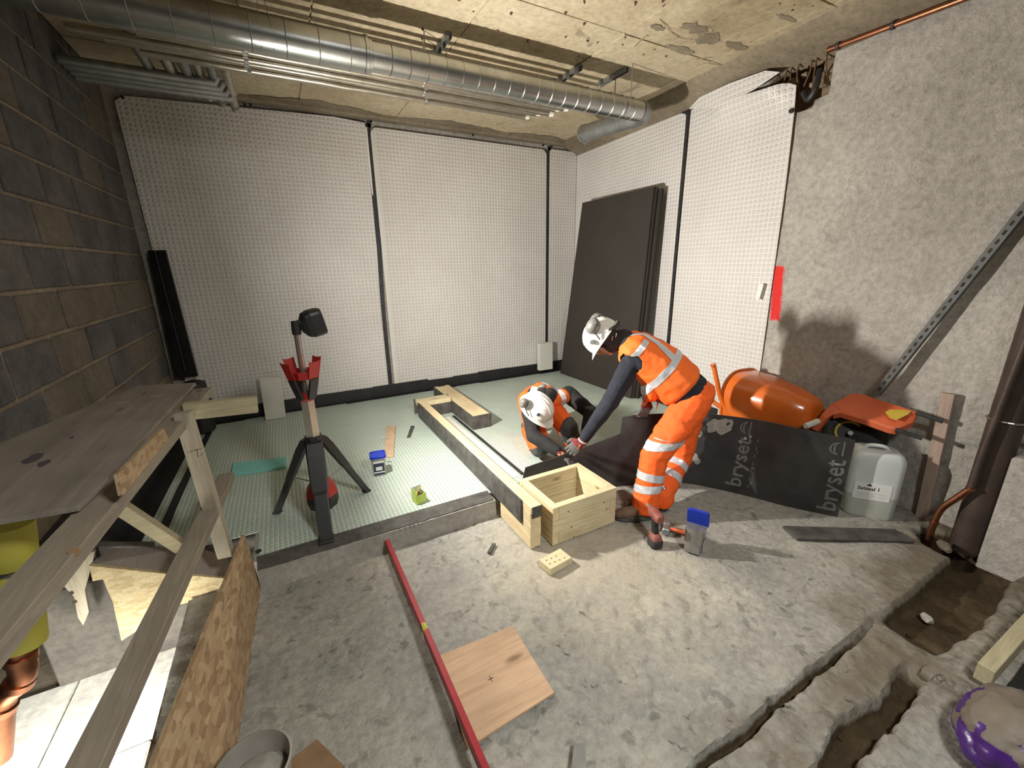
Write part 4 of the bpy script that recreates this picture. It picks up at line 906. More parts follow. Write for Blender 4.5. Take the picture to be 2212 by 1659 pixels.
# support brackets fixed to the soffit over the duct
for i, (pa, pb, lab) in enumerate((((966, 82), (944, 122), 'steel channel bracket on the soffit above the duct, left one'), ((1248, 150), (1212, 178), 'steel channel bracket on the soffit above the duct, middle one'),
                                   ((1348, 154), (1298, 178), 'steel channel bracket with two hanger rods at the right end of the duct'))):
    a = G(*pa, ZC-.03); b_ = G(*pb, ZC-.03); b_.x = a.x
    t = thing('duct_bracket', lab, 'bracket', a, 'duct brackets')
    for s_ in (-1, 1):
        bm = B(); box(bm, (a.x+s_*.018-.0015, min(a.y, b_.y)-.04, ZC-.045), (a.x+s_*.018+.0015, max(a.y, b_.y)+.06, ZC-.006), .0005); obj('channel_side', bm, M['dgal'], t)
    box(bm := B(), (a.x-.018, min(a.y, b_.y)-.04, ZC-.010), (a.x+.018, max(a.y, b_.y)+.06, ZC-.007), .0005); obj('channel_web', bm, M['dgal'], t)
    for y_ in (min(a.y, b_.y), max(a.y, b_.y)):
        if i == 2:
            yy = DY+(.098 if y_ > DY else -.098)
            bm = B(); tube(bm, [Vector((a.x, yy, ZC-.01)), Vector((a.x, yy, DZ-.02)), Vector((a.x, yy*.5+DY*.5, DZ-.088))], .004, 8); obj('hanger_rod', bm, M['dgal'], t)
t = thing('duct_hanger', 'thin hanger wires holding the left part of the big duct', 'hanger', (.33, DY, ZC))
for dx in (-.03, .03):
    bm = B(); tube(bm, [Vector((xc-.55, DY-.03, ZC)), Vector((xc-.55+dx, DY-.095, DZ)), Vector((xc-.55+dx, DY-.04, DZ-.09))], .0022, 6); obj('hanger_wire', bm, M['dgal'], t)
# four long conduits with clips and white end caps
PZ = 2.945
ends = [(1130, 253), (1152, 247), (1192, 240), (1172, 249), (1210, 236), (1222, 232)]
labs = ['lowest foil-coloured pipe of the bundle beside the duct, ending farthest left', 'second pipe from the back wall in the bundle beside the duct', 'middle pipe of the bundle beside the duct, ends in a large white cap',
        'fourth pipe from the back wall in the bundle beside the duct', 'fifth pipe of the bundle, next but one to the duct', 'pipe of the bundle lying closest under the duct']
for i, e in enumerate(ends):
    yy = 3.66-.083*i; q = Y(e[0], e[1], yy); zz = PZ+.012*(i % 2); xe_ = G(e[0], e[1], zz).x
    t = thing('service_pipe', labs[i], 'pipe', (xe_, yy, zz), 'bundle of pipes beside the duct')
    x0_ = Y(300, 100, yy).x-.15*(i % 3); r = .026 if i < 5 else .022
    bm = B(); n = 16; tube(bm, [Vector((x0_+(xe_-x0_)*k/n, yy+.004*noise.noise(Vector((k*.8, i, 0))), zz+.005*noise.noise(Vector((k*.8, i, 5))))) for k in range(n+1)], r, 12); obj('pipe_run', bm, M['foil'], t, True, 50)
    bm = B(); tube(bm, [Vector((xe_-.01, yy, zz)), Vector((xe_+.045, yy, zz))], .024 if i in (2, 4) else .018, 12); obj('end_cap', bm, M['whitep'], t)
    for px in (540, 920):
        xx_ = Y(px, 180, yy).x+.01*random.uniform(-1, 1)
        bm = B(); tube(bm, [Vector((xx_-.012, yy, zz)), Vector((xx_+.012, yy, zz))], .032, 10); tube(bm, [Vector((xx_, yy, zz)), Vector((xx_, yy, ZC))], .004, 6); obj('pipe_clip', bm, M['gal'], t)
# pipes crossing at the far left and the lower bundle
for i, (pt, pb, r, lab) in enumerate((((285, 100), (345, 168), .030, 'first crossing pipe from the left wall under the soffit'), ((335, 112), (400, 185), .036, 'second crossing pipe from the left wall, thick and dull'),
        ((378, 118), (432, 200), .036, 'third crossing pipe from the left wall, thick and dull'), ((418, 130), (452, 205), .028, 'fourth crossing pipe from the left wall'), ((452, 138), (478, 218), .030, 'fifth crossing pipe from the left wall'),
        ((488, 148), (506, 230), .030, 'rightmost of the crossing pipes at the far left end of the duct'))):
    a = G(*pt, 3.04); b_ = G(*pb, 3.04); x_ = (a.x+b_.x)/2
    t = thing('crossing_pipe', lab, 'pipe', (x_, a.y, 3.04), 'crossing pipes at the left')
    bm = B(); tube(bm, [Vector((x_+.02, a.y-.35, 3.04)), Vector((x_, a.y, 3.04)), Vector((x_, b_.y-.02, 3.04)), Vector((x_, b_.y+.02, 3.02))], r, 14); obj('pipe_run', bm, M['foil'] if i % 2 else M['dgal'], t, True, 50)
    bm = B(); tube(bm, [Vector((x_, b_.y-.05, 3.04)), Vector((x_, b_.y-.02, 3.04))], r+.006, 14); obj('pipe_collar', bm, M['dgal'], t)
for i in range(4):
    yy = 4.17+.10*i; z_ = 3.0
    a = Y(200, 150, yy); xr_ = Y(470+10*i, 210, yy).x
    t = thing('service_pipe', ['lower left metal pipe of four, the one nearest the viewer', 'second lower left metal pipe beneath the crossing pipes', 'third lower left metal pipe beneath the crossing pipes', 'lower left metal pipe of four, the one nearest the back wall'][i], 'pipe', (xr_, yy, z_), 'four pipes at the far left')
    bm = B(); tube(bm, [Vector((XL+.02, yy, z_)), Vector((xr_, yy, z_)), Vector((xr_+.02, yy, z_+.05))], .030, 12); obj('pipe_run', bm, M['dgal'], t, True, 50)
    bm = B(); tube(bm, [Vector((XL+.22, yy, z_)), Vector((XL+.245, yy, z_))], .027, 12); obj('pipe_clip', bm, M['gal'], t)
# copper pipe along the right wall head
a = W(1788, 108, .05); b_ = W(2075, 0, .05)
bm = B(); tube(bm, [a, a.lerp(b_, .5), b_, b_+(b_-a)*.6], .018, 10); t = tag(obj('copper_pipe', bm, M['copper'], None, True), 'rust-brown pipe running along the top of the right wall', 'pipe')
for k in (.1, .55): 
    p = a.lerp(b_, k); bm = B(); tube(bm, [p-(b_-a).normalized()*.01, p+(b_-a).normalized()*.01], .024, 10); obj('pipe_clip', bm, M['dcopper'], t)
# broken-out hole: rubble and bent bars
hc = Vector((xw(hy0)+.10, (hy0+hy1)/2, (hz0+hz1)/2)); random.seed(12)
for k in range(9):
    y_ = random.uniform(hy0, hy1); z_ = random.uniform(hz0, hz1)
    rock('broken_brick', (xw(y_)+random.uniform(.05, .12), y_, z_), random.uniform(.03, .06), (.8, 1, .7), M['brickr'], k*1.3, 'broken brick stump in the hole at the top of the right wall', 'rubble', 'broken bricks in the wall hole')
for k in range(7):
    y_ = hy0+.03+(hy1-hy0-.05)*k/7; bm = B()
    tube(bm, arc([Vector((xw(y_)+.03, y_, hz1+.02)), Vector((xw(y_)-.005-.02*random.random(), y_+random.uniform(-.03, .03), (hz0+hz1)/2+.05)), Vector((xw(y_)+.02, y_+random.uniform(-.05, .05), hz0+random.uniform(0, .12)))], 6), .006, 6)
    tag(obj('bent_bar', bm, M['rust'], None, True), 'thin bent rusty bar hanging in the hole at the top of the right wall', 'bar', 'rusty bars in the wall hole')
tube(bm := B(), arc([W(1771, 150, .03), W(1762, 190, .05), W(1745, 215, .04), W(1735, 200, .02)], 6), [.02]*19, 8); tag(obj('hanging_scrap', bm, M['dpm']), 'dark torn scrap hanging from the lower edge of the wall hole', 'scrap')

# ================================================================== RIGHT WALL ITEMS
# slotted steel channel leaning
a = W(1893, 852, .10); b_ = W(2235, 425, .04); d, s, u = frame_of(b_-a, Vector((-1, 0, 0)))
t = thing('slotted_channel', 'long slotted steel channel leaning diagonally against the right wall', 'channel', a)
L = (b_-a).length+.25; hw = .0205; e2 = u.cross(d).normalized()
def cp(l, x, y): return a+d*l+e2*x+u*y
for x_ in (-hw, hw):
    bm = B(); hexa(bm, [cp(0, x_-.0015, -.02), cp(L, x_-.0015, -.02), cp(L, x_+.0015, -.02), cp(0, x_+.0015, -.02)], [cp(0, x_-.0015, .02), cp(L, x_-.0015, .02), cp(L, x_+.0015, .02), cp(0, x_+.0015, .02)], .0005); obj('channel_side', bm, M['slotst'], t)
bm = B(); hexa(bm, [cp(0, -hw, .020), cp(L, -hw, .020), cp(L, hw, .020), cp(0, hw, .020)], [cp(0, -hw, .0225), cp(L, -hw, .0225), cp(L, hw, .0225), cp(0, hw, .0225)], .0005); obj('channel_web', bm, M['slotst'], t)
l = .05
while l < L-.05:
    bm = B(); prism(bm, [cp(l+x*1.0, y, .0228) for x, y in rrect(.028, .013, .006, 3)], u*.0006); obj('slot', bm, M['hole'], t); l += .05
# timber batten standing against the wall
a = W(2050, 850, .035); b_ = W(1990, 1122, .035); b_.z = max(b_.z, -.02)
beam(bm := B(), b_, a, .06, .03, Vector((-1, 0, 0))); tag(obj('wall_batten', bm, M['pinkZ']), 'upright pinkish timber batten standing against the right wall beside the jerrycan', 'batten')
# big dark soil pipe with a copper pipe in front
p0 = X(2112, 1130, 3.42); p1 = X(2175, 930, 3.42)
cx, cy = 3.47, X(2118, 1060, 3.40).y
t = thing('soil_pipe', 'large dark brown vertical pipe with a steel strap at the right edge', 'pipe', (cx, cy, 0))
bm = B(); tube(bm, [Vector((cx, cy, -.05)), Vector((cx, cy, 2.2))], .072, 24); obj('pipe_run', bm, M['dcopper'], t, True, 50)
zs_ = X(2150, 908, 3.40).z
bm = B(); tube(bm, [Vector((cx+.078*math.cos(a), cy+.078*math.sin(a), zs_)) for a in [2*PI*k/24 for k in range(24)]], .006, 6, close=True); tube(bm, [Vector((cx-.03, cy-.08, zs_)), Vector((cx-.05, cy-.2, zs_-.01))], [.012, .009], 8); obj('strap', bm, M['gal'], t)
q = [X(2176, 840, 3.36), X(2120, 985, 3.36), X(2097, 1055, 3.36), X(2068, 1075, 3.36), X(2035, 1098, 3.36), X(2018, 1128, 3.36), X(2006, 1165, 3.36)]
t = thing('copper_riser', 'copper pipe in front of the dark soil pipe, bending down into the floor hole', 'pipe', q[-1])
up_ = q[0]+(q[0]-q[1])*1.9; up_.x = q[0].x
bm = B(); tube(bm, [up_, q[0], q[1], q[2]], .0165, 12); obj('riser', bm, M['dcopper'], t, True)
qq = arc([q[2], q[3], q[4], q[5], q[6], q[6]-NU*.08], 5); bm = B(); tube(bm, qq, .0175, 12); obj('bent_pipe', bm, M['copper'], t, True)
for k in (q[2], q[5]): 
    bm = B(); tube(bm, [k-NU*.008, k+NU*.008], .022, 12); obj('solder_joint', bm, M['copper'], t, True)
bm = B(); zz = X(2100, 960, 3.36); tube(bm, [zz+Vector((0, -.03, 0)), zz+Vector((0, .05, .004))], .005, 8); obj('pipe_clip', bm, M['gal'], t)

# jerrycan
c = G(1872, 1105, 0); jx, jy = c.x, c.y
fr = G(1812, 1108, 0)-G(1925, 1128, 0); ang = math.atan2(fr.y, fr.x)-PI
t = thing('jerrycan', 'translucent white jerrycan with a white product label beside the end of the black board', 'jerrycan', (jx, jy, 0))
Hc = (Y(1900, 965, jy).z)*.98; R = Matrix.Translation((jx, jy+.02, 0)) @ Matrix.Rotation(ang, 4, 'Z'); JW = .285; JD = .20
jr = lambda z, k, oy=0: [R @ Vector((x*k, y*(.5+.5*k)+oy, z)) for x, y in rrect(JW, JD, .045, 5)]
bm = B(); loft(bm, [jr(.002, .92), jr(.015, .98), jr(.16, 1)]); obj('lower_body', bm, M['clear2'], t, True, 50)
bm = B(); loft(bm, [jr(.1605, 1), jr(Hc*.80, 1), jr(Hc*.86, .97), jr(Hc*.93, .84), jr(Hc*.95, .70)]); obj('upper_body', bm, M['clear'], t, True, 50)
bm = B(); tube(bm, arc([R @ Vector(v) for v in ((-.075, 0, Hc*.93), (-.05, 0, Hc*.99), (.03, 0, Hc*.99), (.06, 0, Hc*.93))], 6), .013, 10); obj('carry_handle', bm, M['clear'], t, True)
bm = B(); tube(bm, [R @ Vector((-.105, .0, Hc*.88)), R @ Vector((-.105, 0, Hc*.97))], .026, 16); obj('screw_cap', bm, M['whitep'], t, True, 40)
fy = -JD/2-.0015
lb = [R @ Vector(v) for v in ((-.10, fy, .16), (.105, fy, .125), (.105, fy, .235), (-.10, fy, .27))]
lb = [R @ Vector(v) for v in ((-.115, fy, .135), (.085, fy, .135), (.085, fy, .255), (-.115, fy, .255))]
bm = B(); prism(bm, lb, R.to_3x3() @ Vector((0, -.0008, 0))); lo = obj('product_label', bm, M['white'], t)
def text_mesh(s, size, bold=.0):
    cu = bpy.data.curves.new('txt', 'FONT'); cu.body = s; cu.size = size; cu.offset = bold; cu.resolution_u = 2
    o = bpy.data.objects.new('txt', cu); C.objects.link(o); dg = bpy.context.evaluated_depsgraph_get(); me = bpy.data.meshes.new_from_object(o.evaluated_get(dg))
    bpy.data.objects.remove(o); bm = B(); bm.from_mesh(me); bpy.data.meshes.remove(me); return bm
bm = text_mesh('Setseal 1', .034, .0008)
for v in bm.verts: v.co = R @ Vector((-.095+v.co.x, fy-.0012, .203+v.co.y))
obj('label_lettering', bm, M['black'], lo)
bm = B(); 
for (x_, z_, r_2) in ((-.035, .241, .007), (-.044, .237, .005), (-.026, .237, .005)): tube(bm, [R @ Vector((x_, fy-.0010, z_)), R @ Vector((x_, fy-.0016, z_))], r_2, 10)
obj('label_emblem', bm, M['black'], lo)
bm = B()
for k in range(4):
    for j in range(2+k % 2): 
        x_ = -.10+j*.055+.01*(k % 2); prism(bm, [R @ Vector(v) for v in ((x_, fy-.0012, .150+k*.010), (x_+.045, fy-.0012, .150+k*.010), (x_+.045, fy-.0012, .153+k*.010), (x_, fy-.0012, .153+k*.010))], R.to_3x3() @ Vector((0, -.0003, 0)))
obj('label_small_print', bm, M['clear2'], lo)
# black object behind jerrycan
bm = B(); c = Vector((xw(1.2)-.11, 1.27, .30)); loft(bm, [[c+Vector((x*k, y*k, z)) for x, y in rrect(.20, .30, .06, 4)] for k, z in ((.8, -.295), (1, -.25), (1, .16), (.9, .23), (.6, .25))])
t = tag(obj('black_drum', bm, M['blackr'], None, True, 50), 'squat black plastic container hidden behind the jerrycan', 'container')
bm = B(); c2_ = c+Vector((-.02, .05, .26)); tube(bm, arc([c2_+Vector((.06, -.16, -.02)), c2_+Vector((.0, -.10, .03)), c2_+Vector((-.02, .1, .03)), c2_+Vector((0, .18, -.02))], 5), .012, 8); obj('carry_handle', bm, M['blackr'], t, True)

# ================================================================== THE CURVED BLACK BOARD HELD BY THE WORKERS
ST = [(Vector((1.375, 2.425, ZB+.004)), Y(1135, 1010, 2.425)), (Vector((1.72, 2.335, ZB+.004)), Y(1240, 974, 2.335)), (Vector((1.90, 2.275, .006)), Y(1292, 955, 2.275)), (Vector((2.06, 2.20, .006)), Y(1340, 937, 2.20))]
ST2 = [(Vector((2.06, 2.20, .006)), Y(1345, 901, 2.20)), (Vector((2.30, 2.10, .006)), Y(1395, 895, 2.10)), (Vector((2.585, 1.953, .006)), Y(1512, 893, 1.953)), (Vector((2.80, 1.64, .006)), Y(1636, 907, 1.64)),
       (Vector((2.935, 1.375, .006)), Y(1722, 925, 1.375)), (Vector((3.095, 1.135, .006)), Y(1848, 951, 1.135))]
def strip(st_, n=8, m=8, z=0):
    b_ = arc([a for a, _ in st_], n); t_ = arc([c for _, c in st_], n); return b_, t_
t = thing('protection_board', 'long curved black protection board standing on edge, held by both workers, with worn grey print', 'board', (2.3, 2.1, 0))
for st_, nm in ((ST, 'board_left_part'), (ST2, 'board_right_part')):
    bb, tt = strip(st_); bm = B(); rows = []
    for i, (p, q) in enumerate(zip(bb, tt)):
        d = (bb[min(i+1, len(bb)-1)]-bb[max(i-1, 0)]); d.z = 0; nn = d.normalized().cross(NU)      # towards the viewer
        rows.append([p+nn*.003, q+nn*.003, q-nn*.004, p-nn*.004])
    R_ = []
    for r in rows:
        col = []
        for k in range(9): col.append(r[0].lerp(r[1], k/8))
        for k in range(9): col.append(r[2].lerp(r[3], k/8))
        R_.append(col)
    loft(bm, R_); obj(nm, bm, M['board'], t, True, 60)
BB, TT = strip(ST2, 24)
LB = [0]
for a, b in zip(BB, BB[1:]): LB.append(LB[-1]+(b-a).length)
def onboard(s, h, off=.0036):
    s = max(0, min(LB[-1]-1e-4, s)); i = max(k for k in range(len(LB)) if LB[k] <= s); i = min(i, len(BB)-2); f = (s-LB[i])/(LB[i+1]-LB[i])
    p = BB[i].lerp(BB[i+1], f); q = TT[i].lerp(TT[i+1], f); d = BB[i+1]-BB[i]; d.z = 0; nn = d.normalized().cross(NU)
    return p+(q-p).normalized()*h+nn*off
def s_at(px, py):          # arc position whose floor point is nearest to this pixel on the floor
    g = G(px, py, 0); return min(range(len(BB)), key=lambda k: (BB[k]-g).length)
for (px, py, txt, h0) in ((1578, 1066, 'bryset', .05), (1782, 1112, 'bryset', .03)):
    s0 = LB[s_at(px, py)]; bm = text_mesh(txt, .15, .002)
    for f in range(1): bmesh.ops.triangulate(bm, faces=bm.faces)
    for v in bm.verts: v.co = onboard(s0-v.co.y+.05, h0+v.co.x)
    obj('printed_lettering', bm, M['boardprint'], t)
    bm = B()
    for k, r in enumerate((.0, .022, .044)):
        pts = [onboard(s0+.05-.045+(.030+r*.5)*math.cos(a)*.9, h0+.46+(.045)*math.sin(a)) for a in [PI*.5+PI*j/8 for j in range(9)]]
        q_ = [onboard(s0+.05-.045+(.030+r*.5-.010)*math.cos(a)*.9, h0+.46+(.040)*math.sin(a)) for a in [PI*.5+PI*j/8 for j in range(9)]]
        if k != 1: addgeo(bm, pts+q_[::-1], [tuple(range(18))])
        else: addgeo(bm, [onboard(s0+.03, h0+.41), onboard(s0+.03, h0+.51), onboard(s0+.022, h0+.51), onboard(s0+.022, h0+.41)], [(0, 1, 2, 3)])
    obj('printed_emblem', bm, M['boardprint'], t)
    bm = B()
    for k in range(13):
        a = s0+.10+.014*(k % 2); h_ = h0+.01+k*.03
        if k % 4 != 3: addgeo(bm, [onboard(a, h_), onboard(a, h_+.024), onboard(a-.006, h_+.024), onboard(a-.006, h_)], [(0, 1, 2, 3)])
    obj('small_print', bm, M['boardprint'], t)
random.seed(21)
def splash(s, h, r, seed, parent=t):
    bm = B(); n = 16; c_ = [onboard(s+r*(1+.45*noise.noise(Vector((math.cos(a)*1.5, math.sin(a)*1.5, seed))))*math.cos(a), h+r*1.1*(1+.45*noise.noise(Vector((math.cos(a)*1.5, math.sin(a)*1.5, seed))))*math.sin(a), .0040) for a in [2*PI*k/n for k in range(n)]]
    addgeo(bm, c_, [tuple(range(n))]); obj('slurry_splash', bm, M['splash'], parent)
s1 = LB[s_at(1480, 1045)]
for (s, h, r) in ((s1+.17, .50, .06), (s1+.10, .49, .045), (s1+.03, .41, .02), (s1+.01, .46, .010), (s1+.02, .22, .028), (s1+.05, .19, .022), (s1+.33, .43, .012), (s1+.36, .45, .010), (s1+.30, .40, .009), (s1-.03, .38, .012), (s1+.42, .22, .006), (s1-.22, .2, .02), (s1-.26, .12, .012)):
    splash(s, h, r, s*7+h*3)
bm = B(); c_ = onboard(s1+.20, .515, .0046); tube(bm, [c_, c_+Vector((-.0006, -.0006, 0))], .014, 12); obj('punched_hole', bm, M['hole'], t)

# ================================================================== WHEELBARROW AND HOOD
ra = Y(1603, 868, 2.12); rb_ = Y(1768, 902, 1.50); dA, sA, uA = frame_of(rb_-ra)
t = thing('wheelbarrow', 'orange wheelbarrow tipped on its side behind the black board, handles pointing left', 'wheelbarrow', (ra.x, ra.y, 0))
Lw = (rb_-ra).length
def wr(l, w_, h_, r, oz=0): return [ra+dA*l+sA*x+uA*(y+oz) for x, y in rrect(w_, h_, r, 6)]
bm = B(); loft(bm, [wr(0, .52, .56, .20), wr(.02, .525, .565, .20), wr(Lw*.35, .47, .50, .19, .005), wr(Lw*.7, .37, .38, .15, .01), wr(Lw*.93, .27, .28, .11, .0), wr(Lw, .17, .18, .08, -.01), wr(Lw*.99, .15, .16, .07, -.01), wr(Lw*.6, .36, .36, .14, .01), wr(.02, .50, .54, .19)], cap=False)
R_ = list(bm.verts); obj('tray', bm, M['orangew'], t, True, 180)
bm = B(); loft(bm, [wr(Lw*.985, .16, .17, .07, -.01), wr(Lw*1.0, .165, .175, .07, -.01)]); obj('tray_end', bm, M['orangew'], t)
bm = B(); tube(bm, [ra+dA*.0+sA*x+uA*y for x, y in rrect(.535, .575, .21, 8)], .012, 8, close=True); obj('rolled_rim', bm, M['orangew'], t, True)
bm = B(); tube(bm, arc([wr(Lw*.12, .51, .56, .19)[k] for k in (20, 21, 22)], 3), .003, 6)
p1, p2 = ra+dA*Lw*.25-sA*.0+uA*.0, None
for pts in ([Y(1542, 791, 2.20), Y(1548, 820, 2.17), Y(1560, 868, 2.13), Y(1590, 920, 2.0)], [Y(1618, 774, 2.35), Y(1616, 784, 2.33), Y(1613, 800, 2.31), Y(1612, 815, 2.28), Y(1600, 850, 2.22)], [Y(1528, 858, 2.25), Y(1560, 882, 2.14), Y(1600, 910, 2.0)]):
    bm2 = B(); tube(bm2, arc(pts, 5), .019, 12); obj('frame_tube', bm2, M['orangew'], t, True, 60)
bm.free()
bm = B(); tube(bm, [Y(1540, 787, 2.205), Y(1542, 792, 2.20)], [.026, .020], 12); obj('tube_foot', bm, M['orangew'], t)
# wheel with yellow rim
wc = W(1832, 934, .20); axw = Vector((-.80, -.52, .28)).normalized(); e1, e2_ = axw.orthogonal().normalized(), None; e2_ = axw.cross(e1)
bm = B(); n = 30
tube(bm, [wc+(e1*math.cos(2*PI*k/n)+e2_*math.sin(2*PI*k/n))*.115 for k in range(n)], .042, 12, close=True); obj('tyre', bm, M['blackr'], t, True)
bm = B(); tube(bm, [wc+axw*.02+(e1*math.cos(2*PI*k/n)+e2_*math.sin(2*PI*k/n))*.078 for k in range(n)], .010, 8, close=True); obj('wheel_rim', bm, M['yellow'], t, True, 50)
bm = B(); tube(bm, [wc-axw*.02, wc+axw*.02], .074, 24); obj('wheel_disc', bm, M['black'], t, True, 50)
bm = B(); tube(bm, [wc-axw*.06, wc+axw*.07], .016, 10); obj('axle', bm, M['dgal'], t)
t = thing('plastic_hood', 'faded orange-red moulded hood with yellow sticker and two black handle grips', 'hood', W(1860, 900, .3))
top = [W(1794, 874, .20), W(1839, 851, .10), W(1858, 852, .08), W(1982, 892, .10), W(1972, 912, .16), W(1935, 928, .26), W(1918, 925, .28), W(1867, 907, .30), W(1816, 892, .32), W(1800, 895, .32)]
bm = B(); cen = sum(top, Vector())/len(top); lowr = [p+Vector((.01, 0, -.035)) for p in top]; upr = [cen+(p-cen)*.93+Vector((0, 0, .012)) for p in top]
loft(bm, [lowr, top, upr]); obj('hood_shell', bm, M['orangep'], t, True, 35)
bm = B(); prism(bm, [W(1753, 927, .33), W(1776, 894, .30), W(1794, 874, .24), W(1812, 880, .28), W(1800, 895, .32), W(1786, 905, .33), W(1765, 932, .34)], (.05, .0, -.01), .004); obj('hood_arm', bm, M['orangep'], t)
def onhood(px, py, k=.004):
    a, b, c = upr[3], upr[8], upr[1]; n_ = (b-a).cross(c-a).normalized(); n_ = n_ if n_.z > 0 else -n_; d = ray(px, py); o = Vector((0, 0, H)); return o+d*((a-o).dot(n_)/d.dot(n_))+n_*k
bm = B(); prism(bm, [onhood(*p) for p in ((1912, 892), (1922, 886), (1945, 886), (1968, 889), (1962, 896), (1936, 909), (1922, 904))], (0, 0, .001)); obj('yellow_sticker', bm, M['yellow'], t)
for a, b, o1, o2 in (((1980, 891), (2038, 911), .12, .09), ((1934, 928), (1992, 947), .27, .22)):
    bm = B(); tube(bm, [W(*a, o1), W(*b, o2)], .014, 12); obj('handle_grip', bm, M['blackr'], t, True, 50)
p = W(1740, 921, .42); bm = B(); tube(bm, [p, p+Vector((.10, -.03, .03))], .022, 12); tube(bm, [p+Vector((-.004, .001, 0)), p], .014, 10); t2 = obj('hose_fitting', bm, M['insul'], None, True, 50); tag(t2, 'short grey hose end poking up between the black board and the orange tray', 'hose')

# ================================================================== LEFT: GUARD RAIL, WORKTOP, KICKBOARD, PIPES
pt_, pb_ = Y(395, 892, 2.38), Y(489, 1200, 2.38)
beam(bm := B(), pb_, pt_, .068, .045, Vector((-.2, -1, 0))); tag(obj('guard_post', bm, M['oldZ']), 'upright guard post with pencil marks, standing left of the tripod light', 'post')
gp = [o for o in C.objects if o.name == 'guard_post'][0]
for a, b in (((425, 972), (428, 988)), ((405, 977), (436, 968)), ((432, 985), (440, 978))):
    bm = B(); tube(bm, [Y(*a, 2.352), Y(*b, 2.352)], .0012, 5); obj('pencil_mark', bm, M['black'], gp)
def rail(name, label, px0, px1, z, wd, ht, mt, ext=.35):
    a, b = G(*px0, z), G(*px1, z); d = (a-b).normalized(); a = a+d*ext
    a = a-NU*ht/2; b = b-NU*ht/2
    beam(bm := B(), a, b, wd, ht); return tag(obj(name, bm, M[mt]), label, 'rail', 'guard rails')
rail('guard_rail', 'upper guard rail timber with a round knot, running under the plywood worktop', (30, 1290), (437, 838), 1.0, .095, .045, 'oldY')
rail('guard_rail', 'middle guard rail timber, the long one crossing below the worktop to the bottom edge', (178, 1655), (488, 1022), .52, .080, .042, 'oldY')
kn = bm = B(); p = X(160, 1192, G(160, 1192, .98).x); tube(bm, [G(160, 1192, 1.0005), G(160, 1192, 1.0015)], .012, 14); obj('rail_knot', bm, M['card'], [o for o in C.objects if o.name == 'guard_rail'][0])
beam(bm := B(), Y(398, 889, 2.55), Y(556, 873, 2.55), .045, .085); tag(obj('cross_rail', bm, M['oldX']), 'short cross timber sticking out to the right from the guard post head', 'rail')
beam(bm := B(), Y(255, 1092, 2.55), Y(392, 1182, 2.55), .05, .06); tag(obj('brace_timber', bm, M['oldX']), 'short diagonal brace timber under the worktop, left of the middle rail', 'brace')
# worktop
zpl = 1.012; wt_ = [G(*p, zpl) for p in ((424, 832), (300, 838), (-150, 1030), (-150, 1165), (0, 1134), (172, 1104), (237, 1043), (236, 1036), (245, 1024))]
bm = B(); prism(bm, wt_, (0, 0, .016), .001); t = tag(obj('plywood_worktop', bm, M['ply']), 'dusty plywood sheet laid over the guard rail as a worktop, against the block wall', 'sheet')
for pts in (((205, 873), (240, 873), (280, 868)), ((325, 858), (345, 854), (360, 853))):
    bm = B(); tube(bm, arc([G(a, b, zpl+.016) for a, b in pts], 5), .004, 6); obj('splinter', bm, M['ply'], t)
for (px, py, r) in ((70, 990, .05), (95, 1000, .035), (155, 945, .015)):
    bm = B(); n = 14; addgeo(bm, [G(px, py, zpl+.0168)+Vector((math.cos(a)*r*.5*(1+.5*noise.noise(Vector((math.cos(a), math.sin(a), px)))), math.sin(a)*r*(1+.5*noise.noise(Vector((math.cos(a), math.sin(a), px)))), 0)) for a in [2*PI*k/n for k in range(n)]], [tuple(range(n))]); obj('purple_stain', bm, plain('stain', (.10, .07, .10), .7), t)
xq = G(300, 1030, .97).x
bm = B(); prism(bm, [X(244, 1026, xq+.03), X(344, 926, xq+.03), X(356, 950, xq+.03), X(254, 1072, xq+.03)], (.014, 0, 0), .001); tag(obj('osb_offcut', bm, M['osb']), 'small slanted chipboard offcut standing between upper rail and worktop edge', 'offcut')
# kickboard
k0, k1 = G(564, 1268, .004), G(502, 1690, .004); t0, t1 = G(529, 1154, .325), G(322, 1680, .325)
nk = (k1-k0).cross(t0-k0).normalized(); nk = nk if nk.x < 0 else -nk
bm = B(); prism(bm, [k0, k1+(k1-k0)*.5, t1+(t1-t0)*.5, t0], nk*.018, .001); tag(obj('osb_kickboard', bm, M['osb']), 'long chipboard kickboard standing along the edge of the pit', 'board')
# chipboard box side across the pit edge
P2 = lambda px, py, y=2.44: Y(px, py, y)
bm = B(); prism(bm, [P2(192, 1222), P2(345, 1238), P2(492, 1250), P2(455, 1292), P2(380, 1308), P2(262, 1385), P2(243, 1300), P2(222, 1252), P2(200, 1256)], (0, .018, 0), .001); tag(obj('chipboard_sheet', bm, M['osby']), 'yellowish chipboard panel across the far edge of the pit, under the rails', 'board')
bm = B(); prism(bm, [Y(192, 1220, 2.462), Y(492, 1248, 2.462), Y(490, 1205, 2.60), Y(420, 1178, 2.66), Y(240, 1184, 2.66)], (0, 0, -.018), .001); tag(obj('ledge_board', bm, M['ply']), 'grey dusty board lying on top of the yellowish chipboard panel', 'board')
bm = B(); prism(bm, [Y(205, 1192, 2.52), Y(183, 1275, 2.52), Y(192, 1322, 2.52), Y(180, 1352, 2.52), Y(168, 1335, 2.52), Y(160, 1290, 2.52), Y(136, 1265, 2.52), Y(150, 1200, 2.52)], (0, .02, 0), .001); t = tag(obj('broken_board', bm, M['oldZ']), 'broken upright board with two dark knots, in the pit left of the yellowish chipboard', 'board')
for a in ((154, 1281), (161, 1345-45)):
    p = Y(*a, 2.519); bm = B(); tube(bm, [p, p-Vector((0, .001, 0))], .010, 10); obj('knot', bm, M['hole'], t)
